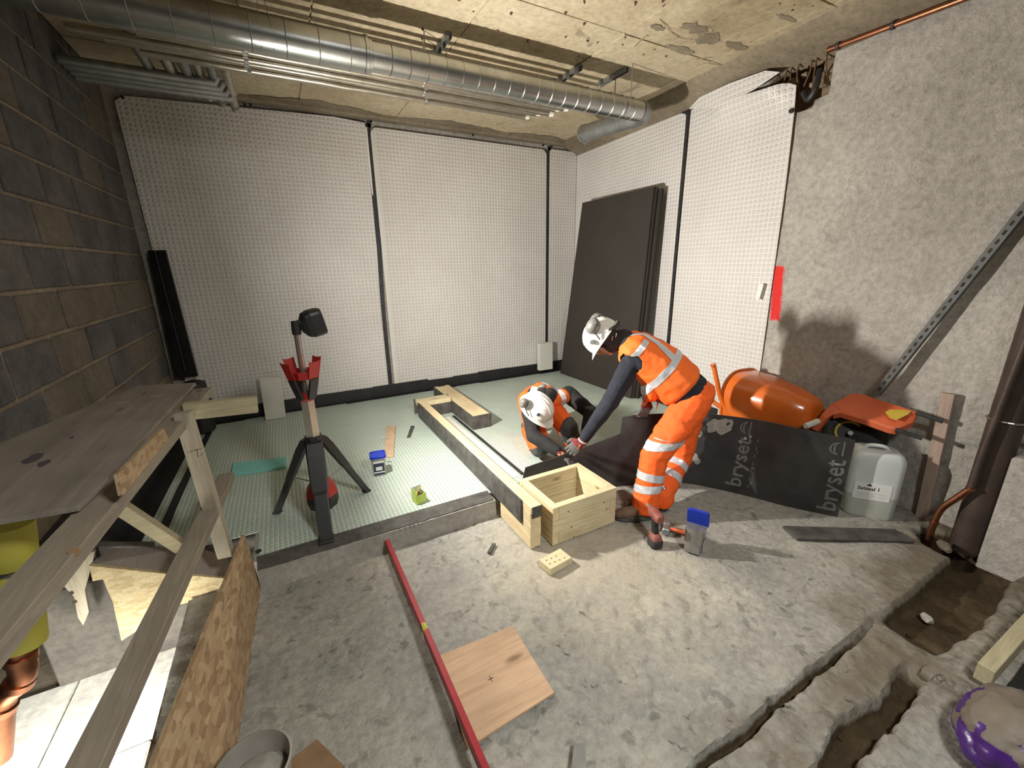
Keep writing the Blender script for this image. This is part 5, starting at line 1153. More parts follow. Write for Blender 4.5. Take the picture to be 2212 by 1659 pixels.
bm = B(); prism(bm, [Y(85, 1330, 2.75), Y(100, 1290, 2.75), Y(215, 1290, 2.75), Y(330, 1330, 2.75), Y(330, 1180, 2.75), Y(120, 1180, 2.75)], (0, .05, 0), .002); tag(obj('stub_board', bm, M['cblock']), 'dark concrete stub wall in the shade behind the broken upright board', 'stub')
# lagged pipe and copper bends
q0, q1 = Y(30, 1130, 1.95), Y(62, 1420, 1.95)
yl = thing('lagged_pipe', 'yellow lagged vertical pipe with a black band at the left edge under the worktop', 'pipe', q1)
cxp, cyp = -1.22, 1.78
pa_ = Y(18, 1160, cyp); pb2 = Y(48, 1390, cyp)
bm = B(); tube(bm, [pb2, pa_+(pa_-pb2)*.12], .062, 20); obj('yellow_lagging', bm, M['yfoam'], yl, True, 50)
m_ = Y(28, 1220, cyp); dd = (pa_-pb2).normalized(); o1 = dd.orthogonal().normalized(); o2 = dd.cross(o1)
bm = B(); tube(bm, [m_+(o1*math.cos(2*PI*k/20)+o2*math.sin(2*PI*k/20))*.065+dd*.0 for k in range(20)], .007, 8, close=True); obj('band', bm, M['black'], yl, True)
pts = [Y(40, 1385, 1.78), Y(45, 1420, 1.78), Y(50, 1450, 1.78), Y(40, 1476, 1.78), Y(12, 1500, 1.78), Y(2, 1530, 1.78), Y(-6, 1640, 1.78)]
t = thing('copper_bends', 'fat copper pipe with two soldered bends in the pit at the left edge', 'pipe', pts[-1])
bm = B(); tube(bm, arc(pts, 6), .037, 16); obj('pipe_run', bm, M['copper'], t, True)
for i in (1, 3, 5):
    d = (pts[i]-pts[i-1]).normalized(); bm = B(); tube(bm, [pts[i]-d*.012, pts[i]+d*.012], .042, 16); obj('solder_joint', bm, M['copper'], t, True, 50)

# ================================================================== PEOPLE
SPH = None
def sph_pts():
    global SPH
    if SPH is None:
        b = bmesh.new(); bmesh.ops.create_icosphere(b, subdivisions=2, radius=1); SPH = [v.co.copy() for v in b.verts]; b.free()
    return SPH
def hull(bm, items):
    """convex hull of ellipsoids; item = (centre, radius | (rx,ry,rz), basis 3x3 or None)"""
    b = bmesh.new()
    for it in items:
        c, r = Vector(it[0]), it[1]; bs = it[2] if len(it) > 2 else None
        for p in sph_pts():
            q = p*r if not isinstance(r, tuple) else Vector((p.x*r[0], p.y*r[1], p.z*r[2]))
            b.verts.new((bs @ q if bs is not None else q)+c)
    res = bmesh.ops.convex_hull(b, input=list(b.verts))
    bmesh.ops.delete(b, geom=[g for g in set(res['geom_interior']+res['geom_unused']) if isinstance(g, bmesh.types.BMVert)], context='VERTS')
    bmesh.ops.recalc_face_normals(b, faces=b.faces); merge(bm, b)
def chain(bm, pts):
    for a, b in zip(pts, pts[1:]): hull(bm, [a, b])
def remesh(bm, vox, it=3, fac=.5):
    me = bpy.data.meshes.new('t'); bm.to_mesh(me); bm.free(); o = bpy.data.objects.new('t', me); C.objects.link(o)
    m = o.modifiers.new('r', 'REMESH'); m.mode = 'VOXEL'; m.voxel_size = vox
    s = o.modifiers.new('s', 'SMOOTH'); s.iterations = it; s.factor = fac
    dg = bpy.context.evaluated_depsgraph_get(); me2 = bpy.data.meshes.new_from_object(o.evaluated_get(dg)); bpy.data.objects.remove(o); bpy.data.meshes.remove(me)
    b = bmesh.new(); b.from_mesh(me2); bpy.data.meshes.remove(me2); return b
def wrinkle(bm, amp, sc, seed=0, ax=None, st=1):
    bm.normal_update()
    for v in bm.verts:
        p = v.co
        if ax is not None: p = p+ax*(p.dot(ax)*(st-1))       # compress or stretch folds along the limb
        n = noise.noise(p*sc+Vector((seed, 0, 0))); n2 = noise.noise(p*sc*2.3+Vector((0, seed, 0)))
        v.co += v.normal*(amp*((1-abs(n)*2)*.6+n2*.4))
def mesh_copy(bm): return bm.copy()
def cut(bm, p, n, keep_neg=False):
    """keep the side the normal points to"""
    bmesh.ops.bisect_plane(bm, geom=list(bm.verts)+list(bm.edges)+list(bm.faces), plane_co=p, plane_no=n, clear_inner=not keep_neg, clear_outer=keep_neg)
def band(src, cuts, off=.003, near=None, rad=9):
    """a patch of the garment between cutting planes, raised off the cloth"""
    b = src.copy()
    if near is not None:
        near = near if isinstance(near, list) else [near]
        bmesh.ops.delete(b, geom=[v for v in b.verts if min((v.co-q).length for q in near) > rad], context='VERTS')
    for p, n in cuts: cut(b, p, n)
    b.normal_update()
    for v in b.verts: v.co += v.normal*off
    for f in b.faces: f.normal_update()
    return b
def limb_frame(a, b): d = (b-a).normalized(); return d
def hand(name, wrist, d, palmn, mats, parent, curl=(.5, .5, .5, .5), size=1., thumb_side=1, closev=.55):
    """glove: palm, four unequal bent fingers, thumb off the side"""
    d = Vector(d).normalized(); pn = (Vector(palmn)-d*Vector(palmn).dot(d)).normalized(); s = d.cross(pn)*thumb_side
    bm = B(); S = size
    bsx = Matrix((s, d, pn)).transposed()
    hull(bm, [(wrist-d*.03*S, (.030*S, .02*S, .024*S), bsx), (wrist+d*.015*S, (.030*S, .02*S, .019*S), bsx)])
    hull(bm, [(wrist, (.027*S, .02*S, .018*S), bsx), (wrist+d*.075*S+s*.006*S, (.041*S, .018*S, .015*S), bsx)])
    k0 = wrist+d*.085*S
    for i, (off, ln_) in enumerate(((.030, .070), (.011, .079), (-.009, .073), (-.028, .058))):
        p = k0+s*(off+.004)*S-d*abs(off)*.2*S; a = curl[i]; r = .0098*S; dd = (d+s*off*2.0).normalized(); pts = [(p-dd*.02*S, r*1.1)]
        for k, (seg, aa) in enumerate(((.44, a*.6), (.32, a*1.4), (.24, a*2.1))):
            v = (dd*math.cos(aa)+pn*math.sin(aa)).normalized(); p = p+v*ln_*seg*S; pts.append((p, r*(1-.08*k)))
        pts.insert(1, (k0+s*(off+.004)*S-d*abs(off)*.2*S, r*1.08)); chain(bm, pts)
    th = wrist+d*.02*S+s*.024*S
    q1 = th+(d*.55+s*.6+pn*.35).normalized()*.042*S; q2 = q1+(d*.8+s*.1+pn*closev).normalized()*.033*S; q3 = q2+(d*.75-s*.25+pn*closev*1.3).normalized()*.026*S
    chain(bm, [(th, .016*S), (q1, .0125*S), (q2, .011*S), (q3, .0095*S)])
    b = remesh(bm, .0032, 2)
    for f in b.faces:
        c = f.calc_center_median()-wrist; f.material_index = 1 if (c.dot(d) > .045*S or c.dot(pn) > .008) else 0
    return obj(name, b, mats, parent, True, 180)
def helmet(parent, c, up, fc, S=1., marks=False, muff_up=True, seed=1):
    sd = fc.cross(up).normalized(); Tm = basis(c, sd, fc, up)
    bm = B(); seg = 40; R = []
    prof = [(k, math.radians(a)) for k, a in enumerate((4, 12, 22, 34, 46, 58, 70, 82, 92, 98))]
    for k, a in prof:
        rr, zz = math.sin(a), math.cos(a)
        R.append([(.118*S*rr*math.cos(t), .146*S*rr*math.sin(t), .135*S*zz+(.004*S if abs(math.cos(t)) < .2 and a < 1.3 else 0)) for t in [2*PI*j/seg for j in range(seg)]])
    pk = []
    for e, dz in ((.010, -.026), (.016, -.030), (.012, -.034)):
        pk.append([((.118+e)*S*math.cos(t), ((.146+e)+.032*max(0, math.sin(t))**3*(e/.016))*S*math.sin(t) if True else 0, (dz-.020*max(0, math.sin(t))**3*(e/.016)-.0*abs(math.cos(t)))*S) for t in [2*PI*j/seg for j in range(seg)]])
    inn = [[(.108*S*math.sin(a)*math.cos(t), .136*S*math.sin(a)*math.sin(t), .124*S*math.cos(a)) for t in [2*PI*j/seg for j in range(seg)]] for a in [math.radians(v) for v in (96, 70, 40, 8)]]
    loft(bm, [[Tm @ Vector(p) for p in r] for r in R+pk+inn]); h = obj('hard_hat', bm, M['helmet'], parent, True, 60)
    for x_ in (-.028, 0, .028):                      # raised ribs over the crown
        bm = B(); tube(bm, [Tm @ Vector((x_*S, .146*S*math.sin(a)*.985, .1365*S*math.cos(a)*math.sqrt(max(0, 1-(x_/.118)**2)))) for a in [math.radians(v) for v in range(-60, 61, 10)]], .0035*S, 6); obj('rib', bm, M['helmet'], h, True)
    return h, Tm, sd
def earmuff(parent, c, n, upd, S=1.):
    """cup of an ear defender: deep oval shell"""
    a = n.cross(upd).normalized(); Tm = basis(c, a, upd, n); bm = B()
    loft(bm, [[Tm @ Vector((x*S, y*S, z*S)) for x, y in [(w_*math.cos(t), h_*math.sin(t)) for t in [2*PI*k/20 for k in range(20)]]] for w_, h_, z in ((.026, .036, -.012), (.033, .044, -.008), (.034, .045, .004), (.031, .042, .018), (.022, .030, .029), (.008, .012, .033))])
    o = obj('ear_defender', bm, M['muff'], parent, True, 60)
    bm = B(); loft(bm, [[Tm @ Vector((x*S, y*S, z*S)) for x, y in [(w_*math.cos(t), h_*math.sin(t)) for t in [2*PI*k/20 for k in range(20)]]] for w_, h_, z in ((.020, .030, -.022), (.030, .041, -.020), (.030, .041, -.012))]); obj('ear_cushion', bm, M['blackr'], o, True, 60); return o
def boot(name, heel, fd, parent, S=1.):
    fd = Vector(fd).normalized(); s = fd.cross(NU); bs = Matrix((s, fd, NU)).transposed(); z0 = heel.z
    bm = B(); at = lambda f, z, w_=0: Vector((heel.x, heel.y, z0))+fd*f*S+NU*z*S+s*w_
    hull(bm, [(at(.03, .055), (.036, .040, .05), bs), (at(.09, .06), (.038, .05, .052), bs)])
    hull(bm, [(at(.09, .052), (.038, .05, .046), bs), (at(.20, .042), (.047, .045, .036), bs)]); hull(bm, [(at(.20, .042), (.047, .05, .036), bs), (at(.245, .036), (.038, .036, .028), bs)])
    hull(bm, [(at(.05, .07), (.042, .046, .04), bs), (at(.045, .17), (.046, .050, .03), bs)])
    b = remesh(bm, .006, 3); cut(b, Vector((0, 0, z0+.012)), NU); bmesh.ops.holes_fill(b, edges=[e for e in b.edges if e.is_boundary]); wrinkle(b, .002, 22, 3)
    o = obj(name, b, M['boot'], parent, True, 180)
    bm = B(); out = [(x, y) for x, y in [(.045*math.cos(t)*(1 if math.sin(t) > 0 else .9), .128+.142*math.sin(t)) for t in [2*PI*k/22 for k in range(22)]]]
    loft(bm, [[at(y, z, 0)+s*x*S*k for x, y in out] for k, z in ((1, .0), (1.04, .006), (1.03, .024), (.96, .03))]); obj('sole', bm, M['sole'], o); return o

# ---------------------------------------------------------------- worker bending over the board
hd_ = Vector((-.66, .75, 0)).normalized(); lf = Vector((-.75, -.66, 0)).normalized()      # heading and left side
pel = Y(1494, 856, 1.82); nk_ = Y(1346, 733, 2.14)
P1 = thing('person', 'worker bending forward in white helmet and orange hi-vis clothes, holding the black board', 'person', (2.08, 1.80, 0))
ta = (nk_-pel).normalized(); tdn = ta.cross(lf).normalized(); tdn = tdn if tdn.z < 0 else -tdn      # tdn: belly side (down)
TB = Matrix((lf, ta, tdn)).transposed()
up1 = (hd_*.80+NU*.46+Vector((-.0, -.1, 0))).normalized(); hc1 = Y(1304, 731, 2.23)
fc1 = (hd_*.40-NU*.85); fc1 = (fc1-up1*fc1.dot(up1)).normalized(); sd1 = fc1.cross(up1)
HB = Matrix((sd1, fc1, up1)).transposed()
hipL = pel+lf*.085-NU*.03; hipR = pel-lf*.085-NU*.02
kneL = Y(1413, 985, 1.81); kneR = Y(1468, 985, 1.89)
ankL = Vector((1.975, 1.785, .12)); ankR = Vector((2.14, 1.80, .12))
shL = Y(1374, 768, 2.03); shR = nk_-ta*.07-lf*.185
elL = Y(1318, 868, 2.08); wrL = Y(1263, 946, 2.20)
wrR = Y(1399, 860, 2.04); elR = Y(1420, 835, 2.18)
# continuous body
bm = B()
hull(bm, [(hc1+up1*.0, (.074, .092, .11), HB), (hc1-up1*.06+fc1*.03, (.05, .06, .06), HB)])
hull(bm, [(hc1-up1*.05-fc1*.02, .052), (nk_-ta*.02, .058)]); hull(bm, [(hc1+fc1*.088-up1*.02, .014), (hc1+fc1*.098-up1*.045, .013)])
hull(bm, [(nk_-ta*.08, (.16, .07, .09), TB), (pel+ta*.30, (.15, .10, .10), TB)]); hull(bm, [(pel+ta*.30, (.15, .10, .10), TB), (pel, (.14, .10, .10), TB)])
for sh, el, wr_ in ((shL, elL, wrL), (shR, elR, wrR)): chain(bm, [(sh, .05), (el, .038), (wr_, .026)]); hull(bm, [(wr_, .024), (wr_+(wr_-el).normalized()*.06, .022)])
for hp_, kn_, an in ((hipL, kneL, ankL), (hipR, kneR, ankR)): chain(bm, [(hp_, .075), (kn_, .05), (an, .036), (an-NU*.07+hd_*.02, .03)])
for wr_, el in ((wrL, elL), (wrR, elR)):
    d = (wr_-el).normalized(); s = d.cross(hd_).normalized()
    for k in range(4): chain(bm, [(wr_+d*.05+s*(k-1.5)*.014, .007), (wr_+d*.10+s*(k-1.5)*.015-NU*.01, .006)])
    chain(bm, [(wr_+d*.02+s*.02, .008), (wr_+d*.05+s*.035, .007)])
obj('body', remesh(bm, .009, 2), M['skin'], P1, True, 180)
# snood, face
bm = B(); hull(bm, [(hc1+up1*.0-fc1*.012, (.082, .092, .108), HB), (hc1-up1*.06+fc1*.01, (.062, .066, .066), HB)]); hull(bm, [(hc1-up1*.06-fc1*.02, .066), (nk_-ta*.01, .078)])
b = remesh(bm, .007, 3); cut(b, hc1+fc1*.062+up1*.0, (-fc1-up1*.15).normalized()); wrinkle(b, .003, 18, 5); obj('dark_snood', b, M['hair'], P1, True, 180)
bm = B(); hull(bm, [(hc1+fc1*.05-up1*.02, (.056, .046, .07), HB), (hc1+fc1*.05-up1*.085, (.032, .032, .03), HB)]); hull(bm, [(hc1+fc1*.090+up1*.0, (.008, .008, .01), HB), (hc1+fc1*.108-up1*.03, (.013, .012, .011), HB)])
hull(bm, [(hc1+fc1*.09-up1*.06+sd1*.014, .008), (hc1+fc1*.09-up1*.06-sd1*.014, .008)]); fo = obj('face', remesh(bm, .004, 2), M['skin'], P1, True, 180); fo['label'] = 'bare lower face below the snood'
for s_ in (-1, 1):
    bm = B(); hull(bm, [(hc1+fc1*.088+sd1*s_*.028+up1*.012, .010)]); obj('eye', bm, M['white'], fo, True)
    bm = B(); hull(bm, [(hc1+sd1*s_*.083-up1*.02+fc1*.0, (.009, .016, .028), HB)]); obj('ear', bm, M['hair'], fo, True)
# navy jacket: torso core, sleeves
bm = B()
hull(bm, [(nk_-ta*.02, (.085, .04, .075), TB), (nk_-ta*.10, (.175, .06, .105), TB)]); hull(bm, [(nk_-ta*.10, (.175, .06, .105), TB), (pel+ta*.27, (.165, .09, .125), TB)]); hull(bm, [(pel+ta*.27, (.165, .09, .145), TB), (pel+ta*.02, (.175, .07, .150), TB)])
chain(bm, [(shL-lf*.05, .075), (shL, .080), (shL.lerp(elL, .5), .068), (elL, .060), (elL.lerp(wrL, .55), .050), (wrL-(wrL-elL).normalized()*.01, .040)])
chain(bm, [(shR, .072), (elR, .056), (wrR-(wrR-elR).normalized()*.0, .038)])
jk = remesh(bm, .008, 4); wrinkle(jk, .006, 9, 2); obj('navy_fleece', jk, M['navy'], P1, True, 180)
d = (wrL-elL).normalized(); bm = B(); tube(bm, [wrL+d*.022, wrL+d*.030], .037, 18); obj('cuff_edge', bm, M['insul'], P1, True)
# trousers
bm = B()
hull(bm, [(pel+ta*.02, (.172, .05, .142), TB), (pel-ta*.05, (.178, .07, .145), TB)])
for hp_, kn_, an, w_ in ((hipL, kneL, ankL, 1), (hipR, kneR, ankR, 1.)):
    hull(bm, [(pel-ta*.02, (.15, .06, .125), TB), (hp_, .112)]); chain(bm, [(hp_, .115), (hp_.lerp(kn_, .5), .104), (kn_, .088), (kn_.lerp(an, .5), .084), (an+NU*.02, .080), (an-NU*.035, .084)])
hull(bm, [(hipL.lerp(kneL, .42)+lf*.055, (.045, .08, .085)), (hipL.lerp(kneL, .62)+lf*.05, (.045, .07, .08))])
tr = remesh(bm, .008, 4); cut(tr, Vector((0, 0, .052)), NU); wrinkle(tr, .010, 7, 8, NU, 1.6); wrinkle(tr, .004, 17, 3, NU, 1.8)
trc = tr.copy(); to = obj('trousers', tr, M['hivis'], P1, True, 180)
def limb_band(src, a, b, f, wd, rad, off=.0025, tilt=Vector((0, 0, 0))):
    d = ((b-a).normalized()+tilt).normalized(); c = a.lerp(b, f)
    return band(src, [(c-d*wd/2, d), (c+d*wd/2, -d)], off, c, rad)
for (a, b_, f, rad, nm) in ((kneL, ankL, .42, .125, ''), (kneL, ankL, .68, .125, ''), (kneR, ankR, .28, .115, ''), (kneR, ankR, .58, .115, ''), ):
    bb_ = limb_band(trc, a, b_, f, .052, rad, .0028, hd_*(-.18) if f == .68 else Vector((0, 0, 0))); obj('reflective_band', bb_, M['reflect'], to, True, 180)
pc = hipL.lerp(kneL, .72); bb_ = band(trc, [(pc-NU*.026, (NU+hd_*.1).normalized()), (pc+NU*.026, (-NU-hd_*.1).normalized()), (pc+lf*.02, lf)], .003, pc+lf*.06, .14); obj('thigh_reflective_strip', bb_, M['reflect'], to, True, 180)
pc = hipL.lerp(kneL, .48); bb_ = band(trc, [(pc-NU*.036, NU), (pc+NU*.030, -NU), (pc+lf*.03-hd_*.0, lf), (pc-hd_*.10, hd_)], .008, pc+lf*.08, .13); obj('pocket_flap', bb_, M['hivis'], to, True, 180)
bb_ = band(trc, [(pc-NU*.040, NU), (pc-NU*.034, -NU), (pc+lf*.03, lf)], .004, pc+lf*.08, .13); obj('pocket_piping', bb_, M['reflect'], to, True, 180)
# vest
bm = B()
hull(bm, [(nk_-ta*.035, (.11, .035, .085), TB), (nk_-ta*.10, (.192, .06, .135), TB)]); hull(bm, [(nk_-ta*.10, (.192, .06, .135), TB), (pel+ta*.30-tdn*.012, (.186, .08, .165), TB)]); hull(bm, [(pel+ta*.30-tdn*.012, (.186, .08, .165), TB), (pel+ta*.10-tdn*.005, (.192, .05, .162), TB)])
hull(bm, [(shL-lf*.04-ta*.0, .085), (shR+lf*.03, .082)])
hull(bm, [(pel+ta*.25+tdn*.11, (.15, .07, .07), TB), (pel+ta*.20+tdn*.15+hd_*.02, (.13, .06, .05), TB)])
vs_b = remesh(bm, .008, 4); cut(vs_b, pel+ta*.085, ta); wrinkle(vs_b, .009, 6.5, 4, ta, 1.3); wrinkle(vs_b, .003, 16, 1)
# arm opening: take the cloth away around the shoulder so the navy sleeve shows
ad = (elL-shL).normalized()
bmesh.ops.delete(vs_b, geom=[v for v in vs_b.verts if (v.co-(shL+lf*.035+ad*.03)).length < .088 and (v.co-(shL+lf*.035)).dot(ta) < .09], context='VERTS')
vc = vs_b.copy(); bmesh.ops.solidify(vs_b, geom=list(vs_b.faces), thickness=.003); vo_ = obj('hi_vis_vest', vs_b, M['hivis2'], P1, True, 180)
bk = -tdn                                          # back side
for nm, cuts, near in (
    ('reflective_band', [(pel+ta*.255, (ta-lf*.0).normalized()), (pel+ta*.305, -ta)], None),
    ('reflective_strap', [(nk_-ta*.26+lf*.075, (lf+ta*.18).normalized()), (nk_-ta*.26+lf*.122, (-lf-ta*.18).normalized()), (pel+ta*.30, ta), (nk_, bk)], None),
    ('reflective_strap', [(nk_-ta*.26-lf*.122, (lf-ta*.18).normalized()), (nk_-ta*.26-lf*.075, (-lf+ta*.18).normalized()), (pel+ta*.30, ta), (nk_, bk)], None)):
    bb_ = band(vc, cuts, .0035, near); obj(nm, bb_, M['reflect'], vo_, True, 180)
bb_ = band(vc, [(nk_-ta*.125, ta), (nk_-ta*.085, -ta), (nk_+lf*.09, lf)], .0035); obj('reflective_shoulder_strip', bb_, M['reflect'], vo_, True, 180)
for k in range(3):
    p0 = nk_-ta*(.075+.022*k)+bk*.13+lf*.03; 
    bb_ = band(vc, [(nk_-ta*(.078+.02*k), ta), (nk_-ta*(.074+.02*k), -ta), (nk_-lf*.045, lf), (nk_+lf*(.02), -lf), (nk_+bk*.02, bk)], .003); obj('faded_print', bb_, M['card'], vo_)
# gloves, boots, helmet
hand('glove', wrL+d*.035, (d*.8-hd_*.0+Vector((-.45, .25, -.35))).normalized(), (hd_*.5-NU*.6), [M['glove'], M['glovep']], P1, (.75, .8, .8, .85), 1.18, -1)
dR = Vector((-.15, .15, -1)).normalized(); hand('glove', wrR+dR*.02, dR, Vector((.3, .9, -.1)), [M['glove'], M['glovep']], P1, (.6, .65, .7, .7), 1.1, 1)
boot('boot', Vector((2.035, 1.745, .006)), Vector((-.95, .42, 0)), P1, 1.05); boot('boot', Vector((2.165, 1.765, .006)), Vector((-.80, .55, 0)), P1, 1.05)
hh, Tm, sdv = helmet(P1, hc1+up1*.022-fc1*.005, up1, fc1, .92)
Lx = lambda x, y, z: Tm @ Vector((x, y, z)); n3 = Tm.to_3x3()
for s_ in (-1, 1):
    sv = n3 @ Vector((s_, 0, 0)); c = Lx(s_*.104, -.045, .088)
    earmuff(hh, c, (sv*.85+up1*.5-fc1*.2).normalized(), fc1, 1.3)
    bm = B(); tube(bm, arc([Lx(s_*.118, .0, .0), Lx(s_*.125, -.02, .05), Lx(s_*.115, -.04, .09)], 5), .004, 8); obj('muff_arm', bm, M['black'], hh, True)
    bm = B(); p = Lx(s_*.105, .045, .03); tube(bm, [p, p+sv*.016], [.018, .015], 14); obj('side_socket', bm, M['dgal'], hh, True, 40)
bm = B(); tube(bm, arc([Lx(-.10, -.09, -.02), Lx(-.05, -.135, -.045), Lx(.05, -.135, -.045), Lx(.10, -.09, -.02)], 6), .012, 8); obj('head_band', bm, M['blackr'], hh, True)
for z_ in (-.03, -.06):
    bm = B(); p = Lx(-.088 if sd1.dot(lf) < 0 else .088, -.03+z_, -.05+z_*.3); beam(bm, p, p+(-up1*.01+fc1*.03), .010, .004); obj('strap_buckle', bm, M['reflect'], hh)

# ---------------------------------------------------------------- worker kneeling beyond the board
P2_ = thing('person', 'worker kneeling and stooping in a scuffed white helmet and orange vest behind the black board', 'person', (1.75, 2.85, ZB))
h2 = Vector((.30, -.95, 0)).normalized(); l2 = Vector((.95, .30, 0)).normalized()      # his left is on the picture's right
hc2 = Y(1159, 885, 2.70); up2 = (h2*.62+NU*.72-l2*.10).normalized(); fc2 = (h2*.78-NU*.68+l2*.22); fc2 = (fc2-up2*fc2.dot(up2)).normalized(); sd2 = fc2.cross(up2); HB2 = Matrix((sd2, fc2, up2)).transposed()
pel2 = Vector((1.93, 3.14, .48)); nk2 = Y(1190, 854, 2.90)
ta2 = (nk2-pel2).normalized(); tf2 = ta2.cross(l2).normalized(); tf2 = tf2 if tf2.z < 0 else -tf2; TB2 = Matrix((l2, ta2, tf2)).transposed()
shL2 = Y(1228, 852, 2.93); shR2 = Y(1143, 884, 2.90)
elL2 = Y(1277, 892, 2.72); wrL2 = Y(1262, 950, 2.52)
elR2 = Y(1152, 942, 2.66); wrR2 = Y(1203, 974, 2.44)
kR2 = G(1165, 968, ZB+.09); kR2 = Y(1165, 966, 2.66); kR2.z = max(kR2.z, ZB+.075); ftR2 = kR2+Vector((.16, .44, -.0)); ftR2.z = ZB+.07
hR2 = pel2-l2*.09; hL2 = pel2+l2*.10; kL2 = Y(1226, 925, 2.66); anL2 = Vector((kL2.x+.02, kL2.y-.04, ZB+.11))
bm = B()
hull(bm, [(hc2, (.074, .092, .11), HB2), (hc2-up2*.06+fc2*.03, (.05, .06, .06), HB2)]); hull(bm, [(hc2-up2*.05-fc2*.02, .052), (nk2, .055)]); hull(bm, [(hc2+fc2*.088-up2*.02, .014), (hc2+fc2*.098-up2*.045, .013)])
hull(bm, [(nk2-ta2*.07, (.15, .06, .09), TB2), (pel2, (.13, .10, .10), TB2)])
for sh, el, wr_ in ((shL2, elL2, wrL2), (shR2, elR2, wrR2)): chain(bm, [(sh, .05), (el, .038), (wr_, .026), (wr_+(wr_-el).normalized()*.06, .02)])
for hp_, kn_, an in ((hL2, kL2, anL2), (hR2, kR2, ftR2)): chain(bm, [(hp_, .07), (kn_, .05), (an, .036)])
for wr_, el in ((wrL2, elL2), (wrR2, elR2)):
    d_ = (wr_-el).normalized(); s = d_.cross(NU).normalized()
    for k in range(4): chain(bm, [(wr_+d_*.05+s*(k-1.5)*.014, .007), (wr_+d_*.09+s*(k-1.5)*.015-NU*.01, .006)])
    chain(bm, [(wr_+d_*.02+s*.02, .008), (wr_+d_*.05+s*.035, .007)])
obj('body', remesh(bm, .009, 2), M['skin'], P2_, True, 180)
bm = B(); hull(bm, [(hc2-fc2*.012, (.080, .092, .104), HB2), (hc2-up2*.05, (.066, .066, .06), HB2)]); hull(bm, [(hc2-up2*.06-fc2*.02, .066), (nk2-ta2*.02, .074)])
b = remesh(bm, .007, 3); cut(b, hc2+fc2*.066, (-fc2)); obj('dark_snood', b, M['hair'], P2_, True, 180)
bm = B(); hull(bm, [(hc2+fc2*.05-up2*.02, (.056, .046, .07), HB2), (hc2+fc2*.05-up2*.085, (.034, .034, .03), HB2)]); hull(bm, [(hc2+fc2*.09, .009), (hc2+fc2*.108-up2*.03, .013)]); f2_ = obj('face', remesh(bm, .004, 2), M['skin'], P2_, True, 180)
for s_ in (-1, 1):
    bm = B(); hull(bm, [(hc2+fc2*.088+sd2*s_*.028+up2*.012, .010)]); obj('eye', bm, M['white'], f2_, True)
bm = B()
hull(bm, [(nk2-ta2*.02, (.08, .04, .07), TB2), (nk2-ta2*.09, (.165, .06, .10), TB2)]); hull(bm, [(nk2-ta2*.09, (.165, .06, .10), TB2), (pel2+ta2*.05, (.155, .08, .125), TB2)])
chain(bm, [(shL2-l2*.03, .075), (shL2, .078), (elL2, .064), (elL2.lerp(wrL2, .5), .052), (wrL2, .040)]); chain(bm, [(shR2+l2*.03, .072), (shR2, .072), (elR2, .060), (elR2.lerp(wrR2, .5), .054), (wrR2, .042)])
jk = remesh(bm, .008, 4); wrinkle(jk, .006, 9, 5); obj('navy_fleece', jk, M['blackf'], P2_, True, 180)
bm = B(); hull(bm, [(pel2+ta2*.03, (.155, .05, .125), TB2), (pel2-ta2*.03, (.16, .08, .13), TB2)])
for hp_, kn_, an in ((hL2, kL2, anL2), (hR2, kR2, ftR2)): hull(bm, [(pel2, .12), (hp_, .105)]); chain(bm, [(hp_, .105), (hp_.lerp(kn_, .6), .092), (kn_, .080), (kn_.lerp(an, .5), .074), (an, .066)])
tr = remesh(bm, .008, 4); wrinkle(tr, .008, 8, 1); cut(tr, Vector((0, 0, ZB+.006)), NU); bmesh.ops.holes_fill(tr, edges=[e for e in tr.edges if e.is_boundary]); trc = tr.copy(); to2 = obj('trousers', tr, M['hivis'], P2_, True, 180)
dk = (kR2-hR2).normalized()
bb_ = band(trc, [(kR2+NU*.012-h2*.0, (h2*.45-NU*.75).normalized())], .006, kR2, .16); obj('knee_pad', bb_, M['kneepad'], to2, True, 180)
bb_ = band(trc, [(kL2-l2*.2, l2), (kL2+NU*.095, -NU), (kL2-NU*.10, NU), (kL2-h2*.01, h2)], .008, kL2+h2*.03, .14); obj('knee_pad', bb_, M['kneepad'], to2, True, 180)
bb_ = limb_band(trc, kL2, anL2, .66, .05, .12); obj('reflective_band', bb_, M['reflect'], to2, True, 180)
bm = B()
hull(bm, [(nk2-ta2*.03, (.105, .035, .08), TB2), (nk2-ta2*.09, (.178, .06, .112), TB2)]); hull(bm, [(nk2-ta2*.09, (.178, .06, .112), TB2), (pel2+ta2*.12, (.168, .05, .140), TB2)]); hull(bm, [(shL2-l2*.085, .070), (shR2+l2*.06, .072)])
hull(bm, [(nk2-ta2*.12+tf2*.11, (.12, .06, .05), TB2), (nk2-ta2*.22+tf2*.13, (.12, .06, .05), TB2)])
v2 = remesh(bm, .008, 4); wrinkle(v2, .007, 7, 9)
for sh, sg in ((shL2, 1), (shR2, -1)): bmesh.ops.delete(v2, geom=[v for v in v2.verts if (v.co-(sh+l2*sg*.06-ta2*.01+h2*.03)).length < .118], context='VERTS')
vc = v2.copy(); bmesh.ops.solidify(v2, geom=list(v2.faces), thickness=.003); vo2 = obj('hi_vis_vest', v2, M['hivis2'], P2_, True, 180)
for sg in (1, -1):
    bb_ = band(vc, [(nk2+l2*sg*.072-l2*.024, l2), (nk2+l2*sg*.072+l2*.024, -l2)], .0035); obj('reflective_strap', bb_, M['reflect'], vo2, True, 180)
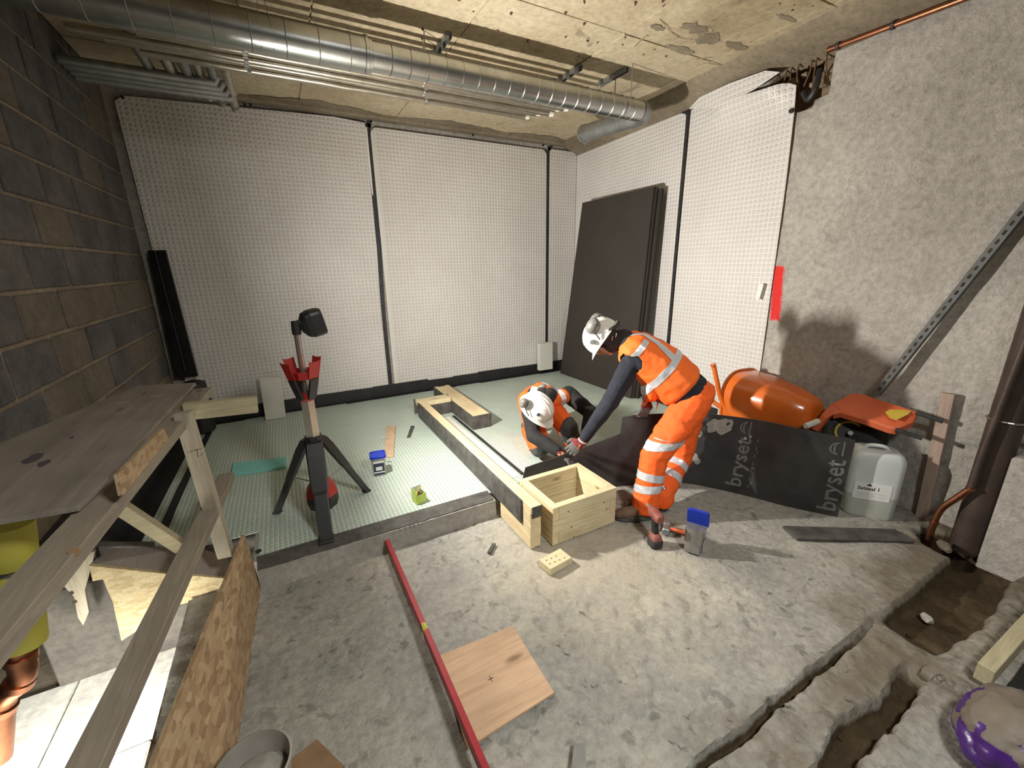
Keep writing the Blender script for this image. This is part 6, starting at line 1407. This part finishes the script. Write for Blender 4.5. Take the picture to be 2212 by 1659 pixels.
hand('glove', wrR2+(wrR2-elR2).normalized()*.03, ((wrR2-elR2).normalized()+Vector((.2, -.1, -.3))), Vector((.2, -.3, -.9)), [M['glove'], M['glovep']], P2_, (.8, .85, .9, .9), 1.12, 1)
hand('glove', wrL2+(wrL2-elL2).normalized()*.02, ((wrL2-elL2).normalized()+Vector((-.35, -.2, -.2))), Vector((-.6, -.3, -.6)), [M['glove'], M['glovep']], P2_, (.8, .85, .9, .9), 1.12, -1)
boot('boot', anL2-Vector((0, -.03, anL2.z-ZB-.006)), h2, P2_, 1.0)
bt = boot('boot', Vector((ftR2.x, ftR2.y, ZB+.006)), Vector((.2, .5, 0)), P2_, .95)
hh, Tm, _ = helmet(P2_, hc2+up2*.028-fc2*.005, up2, fc2, .97)
n3 = Tm.to_3x3()
for s_ in (-1, 1):
    sv = n3 @ Vector((s_, 0, 0)); c = Tm @ Vector((s_*.125, -.085, .055)); earmuff(hh, c, (sv*.85-fc2*.4+up2*.15).normalized(), up2, 1.05)
    bm = B(); tube(bm, arc([Tm @ Vector((s_*.13, .01, .0)), Tm @ Vector((s_*.14, -.03, .03)), Tm @ Vector((s_*.13, -.075, .06))], 5), .004, 8); obj('muff_arm', bm, M['black'], hh, True)
random.seed(9)
for k in range(26):                                # scuffs and splashes on the helmet shell
    a = random.uniform(0, 2*PI); e = random.uniform(.1, 1.2); p = Vector((.118*math.sin(e)*math.cos(a), .146*math.sin(e)*math.sin(a), .135*math.cos(e)))*1.03
    n_ = Vector((p.x/.0139, p.y/.0213, p.z/.0182)).normalized(); P = Tm @ (p+n_*.0006); tt_ = (n3 @ n_).orthogonal().normalized()
    bm = B(); beam(bm, P, P+tt_*random.uniform(.002, .009), .0022, .001, n3 @ n_, 0); obj('scuff', bm, M['rust'], hh)
bm = B(); P = Tm @ Vector((.095, .06, .066)); n_ = n3 @ Vector((.8, .25, .5)).normalized(); beam(bm, P, P+n_.orthogonal()*.02, .022, .003, n_, 0); obj('dark_sticker', bm, M['label'], hh)
